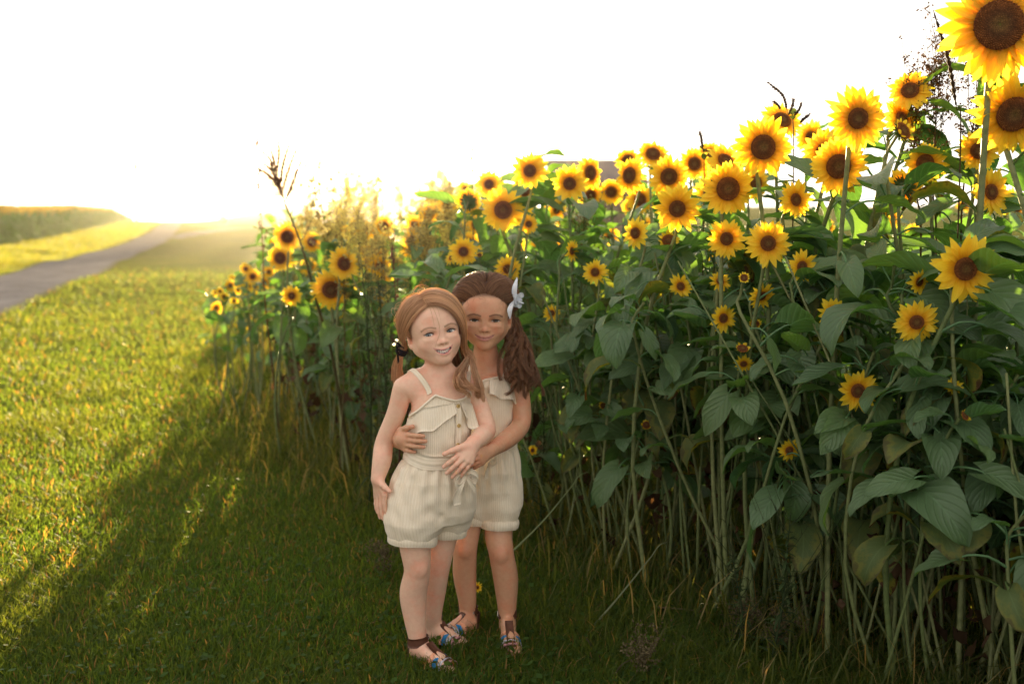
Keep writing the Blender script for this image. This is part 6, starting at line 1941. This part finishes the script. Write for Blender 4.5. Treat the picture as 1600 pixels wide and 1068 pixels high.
# brown seeding weeds at the upper right
Yr = 3.05
for bx, pts, lab in ((1462, [(1462, 420), (1458, 300), (1462, 190), (1474, 70)], "brown seed weed at upper right, tallest bushy seed head beside the giant sunflower"), (1430, [(1438, 420), (1432, 300), (1428, 215), (1440, 150)], "brown seed weed at upper right, left and lower of the two bushy ones"), (1510, [(1500, 420), (1505, 300), (1520, 200), (1545, 120)], "brown seed weed at upper right, partly behind the giant sunflower")):
    weed("seed_weed", lab, None, [gb(bx, Yr)] + [at(x, y, Yr) for x, y in pts], .004, (.12, .08, .035), nb=22, f0=.60, blen=.15, up=1.15, seeds=1000, ssize=.0046, scol=(.20, .105, .035), leaves=14, llen=.06, lwid=.008, l0=.3, l1=.8, sub=3, spread=.75)
def spike_weed(label, Y, line, r=.004, extra=()):
    b = gb(line[0][0], Y)
    root = weed("spike_weed", label, None, [b] + [at(x, y, Y) for x, y in line[:2]], .003, (.09, .06, .03), leaves=5, l0=.4)
    seedspikes(root, b, [[at(x, y, Y) for x, y in L] for L in (line[1:],) + tuple(extra)], (.05, .03, .018), r)
spike_weed("long dark seed spike standing straight above the brown seed weeds at upper right", 2.7, [(1500, 260), (1494, 165), (1482, 95), (1458, 16)], .0046)
spike_weed("thin dark curved weed spike above the big round skyline sunflower", 3.1, [(1240, 260), (1230, 172), (1222, 148), (1197, 127)], .0038, extra=([(1232, 178), (1238, 166), (1240, 154)], [(1240, 182), (1248, 172), (1254, 158)], [(1220, 170), (1214, 163), (1208, 158)], [(1250, 192), (1258, 184), (1266, 178)]))
spike_weed("short knobbly dark spike over the second row left of the big round skyline sunflower", 3.5, [(1100, 300), (1098, 232), (1096, 218), (1093, 204)], .005)
# loose stalks leaning out over the grass
def fallen(label, pts, r, col):
    mb = MB(); p = smooth_path(pts, 18); v, q_, t = tubes(p, np.linspace(r, r * .4, 18), 5); mb.add(v, q_, t, col=col)
    mb.add(*[x for x in tubes(smooth_path([p[-1], p[-1] + [.02, 0, .03], p[-1] + [.05, .01, .04]], 6), np.linspace(r * .5, r * .2, 6), 4)][:2], col=col)
    o = mb.obj("fallen_stalk", MAT_DRY, None, p[0]); o.location = p[0]; tag(o, label, "stalk")
fallen("long pale dry stalk leaning from the stems down to the grass right of the girls", [gp(918, 992) + [0, 0, .01], at(960, 940, 2.98), at(1020, 866, 3.06)], .0045, (.24, .27, .15))
fallen("pale green stalk slanting beside the taller girl's shorts", [at(800, 862, 3.12), at(850, 812, 3.2), at(896, 756, 3.3)], .004, (.22, .27, .13))
fallen("brown dead twig lying on the grass right of the girls", [gp(888, 950) + [0, 0, .02], gp(915, 1005) + [0, 0, .02], gp(960, 1062) + [0, 0, .015]], .004, (.12, .09, .06))
fallen("straight dry straw lying at the foot of the stalks", [gp(1025, 962) + [0, 0, .03], gp(1090, 968) + [0, 0, .03], gp(1160, 975) + [0, 0, .02]], .0035, (.24, .19, .10))
fallen("curved dry straw near the bottom edge below the stalks", [gp(1050, 995) + [0, 0, .02], gp(1095, 1025) + [0, 0, .03], gp(1145, 1066) + [0, 0, .02]], .0035, (.20, .16, .09))
# pale dry flower tufts in the grass
for px, py, hgt, lab in ((596, 905, .10, "pale dry flower tuft in the grass behind the smaller girl's shorts"), (1152, 1010, .11, "pale dry flower tuft at the bottom edge below the stalks"), (1000, 1062, .08, "pale dry flower tuft cut off by the bottom edge"), (1205, 1035, .10, "pale dry flower tuft at the foot of the right hand stalks")):
    b = gp(px, py)
    weed("dry_tuft", lab, None, [b, b + [.01, 0, hgt * .5], b + [.015, 0, hgt]], .0025, (.15, .12, .06), nb=16, f0=.15, blen=.10, up=.7, seeds=420, ssize=.0045, scol=(.15, .12, .065), leaves=6, llen=.05, lwid=.004, l0=.0, l1=.6, sub=2)
# one small yellow wildflower behind the girls' feet
b = gp(748, 945)
root = empty("wildflower", b); tag(root, "small yellow wildflower in the grass between the girls' legs", "flower")
mb = MB(); v, q_, t = tubes(smooth_path([b, b + [.004, 0, .03], at(746, 917, b[1])], 8), np.full(8, .0012), 5); mb.add(v, q_, t, col=(.10, .14, .04)); mb.obj("stem", MAT_DRY, root, b)
dm, pmh, bm = HEADS["small"][1]
ho = link("flower_head", dm, root, at(746, 917, b[1]) - b); ho.rotation_euler = look_rot(np.array([.5, -.8, .3]), 0); ho.scale = (.019,) * 3
link("petals", pmh, ho)
# ---------------------------------------------------------------- far things
def gz(x, y): return float(ground_z(x, y))
def build_corn():
    g = np.random.default_rng(5)
    n = 7500
    y = 1 / (1 / 152 + g.random(n) * (1 / 48 - 1 / 152))
    depth = g.exponential(7.0, n); depth[: n // 2] = g.uniform(0, 2.2, n // 2)
    x = np.interp(y, [48, 57, 81, 150], [-26.5, -29.6, -36.5, -57.5]) - depth
    H = g.uniform(1.85, 2.35, n) * np.interp(y, [95, 128, 152], [1, .85, .30])
    root = np.stack([x, y, ground_z(x, y)], 1)
    Vs, Qs, Cs = [], [], []; base = 0
    up = np.array([0, 0, 1.0])
    for k in range(7):
        az = g.uniform(0, 2 * pi, n); d = np.stack([np.cos(az), np.sin(az), 0 * az], 1); s = np.stack([-np.sin(az), np.cos(az), 0 * az], 1)
        h0 = H * (.18 + .11 * k); L = g.uniform(.45, .75, n)
        p0 = root + up * h0[:, None]; p1 = p0 + d * (L * .5)[:, None] + up * (L * .42)[:, None]; p2 = p0 + d * L[:, None] + up * (L * g.uniform(-.25, .3, n))[:, None]
        w = .055
        V = np.stack([p0 - s * w * .6, p0 + s * w * .6, p1 + s * w, p1 - s * w, p2 + s * .012, p2 - s * .012], 1)
        i = np.arange(n)[:, None] * 6 + base
        Qs += [i + np.array([[0, 1, 2, 3]]), i + np.array([[3, 2, 4, 5]])]
        c = np.array([.045, .115, .022]) + g.random((n, 1)) * np.array([.03, .05, .01])
        Vs.append(V.reshape(-1, 3)); Cs.append(np.repeat(c, 6, axis=0)); base += n * 6
    # stalk and tassel
    az = g.uniform(0, pi, n); s = np.stack([np.cos(az), np.sin(az), 0 * az], 1)
    for (a, b, wa, wb, c) in ((0, .95, .018, .012, (.09, .12, .03)), (.93, 1.12, .03, .05, (.30, .21, .08))):
        p0, p1 = root + up * (H * a)[:, None], root + up * (H * b)[:, None]
        for rot in (0, 1):
            ss = s if rot == 0 else np.cross(s, up)
            V = np.stack([p0 - ss * wa, p0 + ss * wa, p1 + ss * wb, p1 - ss * wb], 1)
            Qs.append(np.arange(n)[:, None] * 4 + base + np.array([[0, 1, 2, 3]])); base += n * 4
            Vs.append(V.reshape(-1, 3)); Cs.append(np.tile(c, (n * 4, 1)))
    m = leafy("corn_leaf", lambda nt: attr(nt, "Col"), .4, .5, (1.1, 1.15, .45), 1.2)
    o = link("cornfield", mesh_data("cornfield", np.concatenate(Vs), Qs, m, col=np.concatenate(Cs))); tag(o, kind="stuff")

def leaf_cloud(name, centres, radii, n, size, colA, colB, mat, parent, off, seed, flat=1.0):
    """Leaf-sized faces through the volume of several uneven clumps."""
    g = np.random.default_rng(seed)
    k = g.integers(0, len(centres), n)
    d = nrm(g.normal(size=(n, 3))); rr = g.random(n) ** .45
    P = np.asarray(centres)[k] + d * (np.asarray(radii)[k] * rr)[:, None] * np.array([1, 1, flat])
    a = nrm(g.normal(size=(n, 3))); b = nrm(np.cross(a, g.normal(size=(n, 3))))
    s = size * g.uniform(.6, 1.4, n)[:, None]
    V = np.stack([P - a * s, P + b * s * .5, P + a * s, P - b * s * .5], 1).reshape(-1, 3)
    kk = g.random((n, 1)); col = np.asarray(colA) * (1 - kk) + np.asarray(colB) * kk
    return link(name, mesh_data(name, V - off, [np.arange(n)[:, None] * 4 + np.array([[0, 1, 2, 3]])], mat, col=np.repeat(col, 4, axis=0)), parent)

def build_far():
    plain_m = {}
    def pm(name, col, rough=.8, sc=3.0, var=.25):
        m, nt, p, out = new_mat(name)
        n = noise(nt, sc, 5, .6, objco(nt))
        nt.links.new(mixc(nt, col, ramp(nt, n, [(.3, (1 - var,) * 3), (.7, (1 + var,) * 3)]), 1.0, 'MULTIPLY'), p.inputs["Base Color"])
        p.inputs["Roughness"].default_value = rough
        return m
    wood, metal, roofm, white, glass, dark = pm("weathered_wood", (.16, .11, .08)), pm("grey_metal", (.35, .36, .38), .5), pm("rust_roof", (.23, .12, .10), .6, 1.2), pm("pale_siding", (.62, .58, .52)), pm("window_glass", (.06, .07, .08), .1), pm("dark_shingle", (.12, .085, .07))
    darkroof = pm("dark_roof", (.085, .05, .05), .7, 1.2)
    leafm = leafy("tree_leaf", lambda nt: attr(nt, "Col"), .5, .6, (1.5, 1.0, .35), 1.3)
    bark = pm("bark", (.12, .08, .055), .95, 8)
    def box(mb, a, b, R=None, c=(0, 0, 0)):
        a, b = np.array(a, float), np.array(b, float)
        V = np.array([[(a, b)[i][0], (a, b)[j][1], (a, b)[k][2]] for i in (0, 1) for j in (0, 1) for k in (0, 1)])
        if R is not None: V = V @ R.T
        mb.add(V + c, [[0, 1, 3, 2], [4, 6, 7, 5], [0, 4, 5, 1], [2, 3, 7, 6], [0, 2, 6, 4], [1, 5, 7, 3]])
    # utility pole by the road
    x, y = at(213, 345, 120)[:2]; z = gz(x, y)
    root = empty("utility_pole", (x, y, z)); tag(root, "tall thin grey utility pole beside the road, in front of the corn", "utility pole")
    mb = MB(); v, q, t = tubes(np.array([[x, y, z - .5], [x, y, z + 4.0], [x, y, z + 8.6]]), np.array([.16, .13, .10]), 10); mb.add(v, q, t); mb.obj("post", wood, root, (x, y, z), True)
    mb = MB(); box(mb, (-1.1, -.06, 7.75), (1.1, .06, 7.9)); mb.obj("crossarm", wood, root, smooth=False)
    mb = MB(); v, q, t = tubes(np.array([[.32, 0, 6.6], [.32, 0, 6.63], [.32, 0, 7.37], [.32, 0, 7.4]]), np.array([.12, .2, .2, .12]), 14); mb.add(v, q, t); mb.obj("transformer", metal, root)
    for sx in (-1, -.45, .45, 1):
        mb = MB(); v, q, t = tubes(np.array([[sx, 0, 7.9], [sx, 0, 7.98], [sx, 0, 8.06]]), np.array([.05, .065, .03]), 8); mb.add(v, q, t); mb.obj("insulator", metal, root)
    # small sign and post on the far bank
    x, y = at(347, 345, 118)[:2]; z = gz(x, y)
    root = empty("roadside_sign", (x, y, z)); tag(root, "small pale sign standing on the far bank right of the road", "sign")
    mb = MB(); box(mb, (-.38, -.03, .75), (.38, .03, 1.35)); mb.obj("sign_board", white, root, smooth=False)
    for sx in (-.25, .25):
        mb = MB(); box(mb, (sx - .04, .031, 0), (sx + .04, .1, 1.25)); mb.obj("post", wood, root, smooth=False)
    x, y = at(353, 340, 140)[:2]; z = gz(x, y)
    mb = MB(); v, q, t = tubes(np.array([[0, 0, -.2], [0, 0, .8], [.02, 0, 1.55], [.02, 0, 1.62]]), np.array([.10, .09, .08, .03]), 8); mb.add(v, q, t)
    o = mb.obj("fence_post", wood); o.location = (x, y, z); tag(o, "short dark wooden post on the ridge behind the pale sign", "post")
    def house(label, name, x, y, w, d, hw, hr, rot, roof, wall, wins, chim=False, base=None):
        z = gz(x, y) if base is None else base
        root = empty(name, (x, y, z)); root.rotation_euler.z = radians(rot); tag(root, label, "building")
        mb = MB(); box(mb, (-w / 2, -d / 2, -.5), (w / 2, d / 2, hw))
        for sx in (-1, 1):
            mb.add([[sx * w / 2, -d / 2, hw], [sx * w / 2, d / 2, hw], [sx * w / 2, 0, hw + hr - .05]], t=[[0, 1, 2]])
        mb.obj("wall", wall, root, smooth=False)
        mb = MB()
        for sy in (-1, 1):
            e = .35
            a = np.array([[-w / 2 - e, sy * (d / 2 + e), hw - e * hr / (d / 2)], [w / 2 + e, sy * (d / 2 + e), hw - e * hr / (d / 2)], [w / 2 + e, 0, hw + hr], [-w / 2 - e, 0, hw + hr]])
            up = np.array([0, 0, .14])
            V = np.concatenate([a + up * .2, a + up]); f = [[0, 1, 2, 3], [7, 6, 5, 4], [0, 4, 5, 1], [1, 5, 6, 2], [2, 6, 7, 3], [3, 7, 4, 0]]
            mb.add(V, f)
        ro = mb.obj("roof", roof, root, smooth=False)
        if chim:
            mb = MB(); box(mb, (w * .18, -.35, hw + hr * .5), (w * .18 + .6, .35, hw + hr + .9)); mb.obj("chimney", wood, ro, smooth=False)
        for (wx, wz, ww, wh, kind) in wins:
            mb = MB(); F0 = -d / 2 - .06
            box(mb, (wx - ww / 2 - .09, F0, wz - wh / 2 - .09), (wx - ww / 2, F0 + .055, wz + wh / 2 + .09)); box(mb, (wx + ww / 2, F0, wz - wh / 2 - .09), (wx + ww / 2 + .09, F0 + .055, wz + wh / 2 + .09))
            box(mb, (wx - ww / 2, F0, wz + wh / 2), (wx + ww / 2, F0 + .055, wz + wh / 2 + .09)); box(mb, (wx - ww / 2, F0, wz - wh / 2 - .09), (wx + ww / 2, F0 + .055, wz - wh / 2))
            fo = mb.obj(kind, white if kind == "window" else wood, root, smooth=False)
            mb = MB(); box(mb, (wx - ww / 2, F0 + .03, wz - wh / 2), (wx + ww / 2, F0 + .056, wz + wh / 2)); mb.obj("pane" if kind == "window" else "door_leaf", glass if kind == "window" else dark, fo, smooth=False)
        return root
    X = lambda px, Y: (px - 800) / FPX * Y
    house("farmhouse with brown gabled roof in the golden glare beyond the flowers", "farmhouse", X(572, 134), 134, 10.8, 9.0, 3.9, 2.7, 8, dark, white, [(-2.4, 1.9, 1.0, 1.5, "window"), (2.4, 1.9, 1.0, 1.5, "window"), (0, 1.1, 1.1, 2.2, "door")], True)
    house("low lean-to shed with reddish roof right of the farmhouse", "shed", X(634, 136), 136, 6.0, 6.0, 3.2, 1.5, 4, roofm, white, [(0, 1.3, .9, .9, "window")])
    house("long low farm shed with grey roof on the ridge left of the trees", "farm_shed", X(470, 150), 150, 6.0, 4.0, 1.0, .9, 0, metal, white, [(-1.4, .6, .8, .6, "window"), (1.4, .6, .8, .6, "window")])
    house("big barn with dark brown metal roof rising behind the sunflower tops", "barn", X(915, 38), 38.5, 2.6, 8, 2.8, .95, 3, darkroof, dark, [(0, 1.2, 1.3, 2.2, "door")])
    house("dark low roof sloping up behind the small sunflowers left of the barn", "outbuilding", X(755, 44), 44, 3.6, 6, 2.3, .75, -6, darkroof, dark, [(0, 1.2, .9, .8, "window")])
    def tree(label, px, Y, top, clumps, seed, n, trunk_px, base_col):
        x = X(trunk_px, Y); z = gz(x, Y); off = np.array([x, Y, z])
        root = empty("tree", off); tag(root, label, "tree", "trees round the farmhouse")
        mb = MB(); g = np.random.default_rng(seed)
        cs = np.array([[X(px + a, Y), Y + g.normal(0, .5), at(0, b, Y)[2]] for a, b, r in clumps]); rs = np.array([r / FPX * Y for a, b, r in clumps])
        mid = off + (cs.mean(0) - off) * .55
        v, q, t = tubes(smooth_path([off - [0, 0, .3], off + [.05, 0, (mid[2] - z) * .5], mid], 8), np.linspace(.22, .12, 8), 8); mb.add(v, q, t)
        for c in cs:
            v, q, t = tubes(smooth_path([mid - [0, 0, .4], (mid + c) / 2 + g.normal(0, .12, 3), c], 8), np.linspace(.10, .02, 8), 6); mb.add(v, q, t)
        mb.obj("trunk", bark, root, off)
        leaf_cloud("crown", cs, rs, n, .10 * Y / 60, np.array(base_col) * .7, np.array(base_col) * 1.4, leafm, root, off, seed)
    tree("rounded golden tree standing alone left of the farmhouse", 445, 139, 225, [(-4, 245, 17), (8, 262, 20), (-14, 270, 17), (4, 285, 20), (16, 292, 13), (-8, 296, 14)], 3, 5200, 449, (.15, .10, .025))
    tree("thin spreading tree just left of the farmhouse gable", 495, 135, 240, [(-6, 262, 13), (6, 250, 10), (22, 268, 13), (-14, 282, 11), (10, 285, 15), (34, 278, 12), (-2, 305, 12)], 4, 3600, 502, (.15, .12, .03))
    tree("leafy tree partly hiding the farmhouse roof", 540, 127, 250, [(0, 290, 13), (18, 282, 12), (34, 294, 15), (10, 305, 13)], 8, 3000, 558, (.15, .12, .03))
    tree("open crowned tree right of the farmhouse in the sun glare", 670, 139, 240, [(18, 248, 13), (8, 258, 12), (-4, 262, 9), (20, 274, 9), (2, 288, 12), (26, 282, 6), (-16, 292, 11)], 6, 3400, 672, (.14, .11, .03))
build_corn()
build_far()
# ---------------------------------------------------------------- haze added to stand in for the golden lens glow round the sun
m = bpy.data.materials.new("haze"); m.use_nodes = True
nt = m.node_tree
nt.nodes.remove(nt.nodes["Principled BSDF"])
pv = N(nt, "ShaderNodeVolumePrincipled")
pv.inputs["Color"].default_value = (1.0, .93, .80, 1)
pv.inputs["Density"].default_value = HAZE
pv.inputs["Anisotropy"].default_value = .93
nt.links.new(pv.outputs[0], nt.nodes["Material Output"].inputs["Volume"])
mb = MB()
a, b = (-320, -20, -3.0), (320, 262, 14)
V = [[(a, b)[i][0], (a, b)[j][1], (a, b)[k][2]] for i in (0, 1) for j in (0, 1) for k in (0, 1)]
mb.add(V, [[0, 1, 3, 2], [4, 6, 7, 5], [0, 4, 5, 1], [2, 3, 7, 6], [0, 2, 6, 4], [1, 5, 7, 3]])
tag(mb.obj("haze", m, smooth=False), kind="stuff")
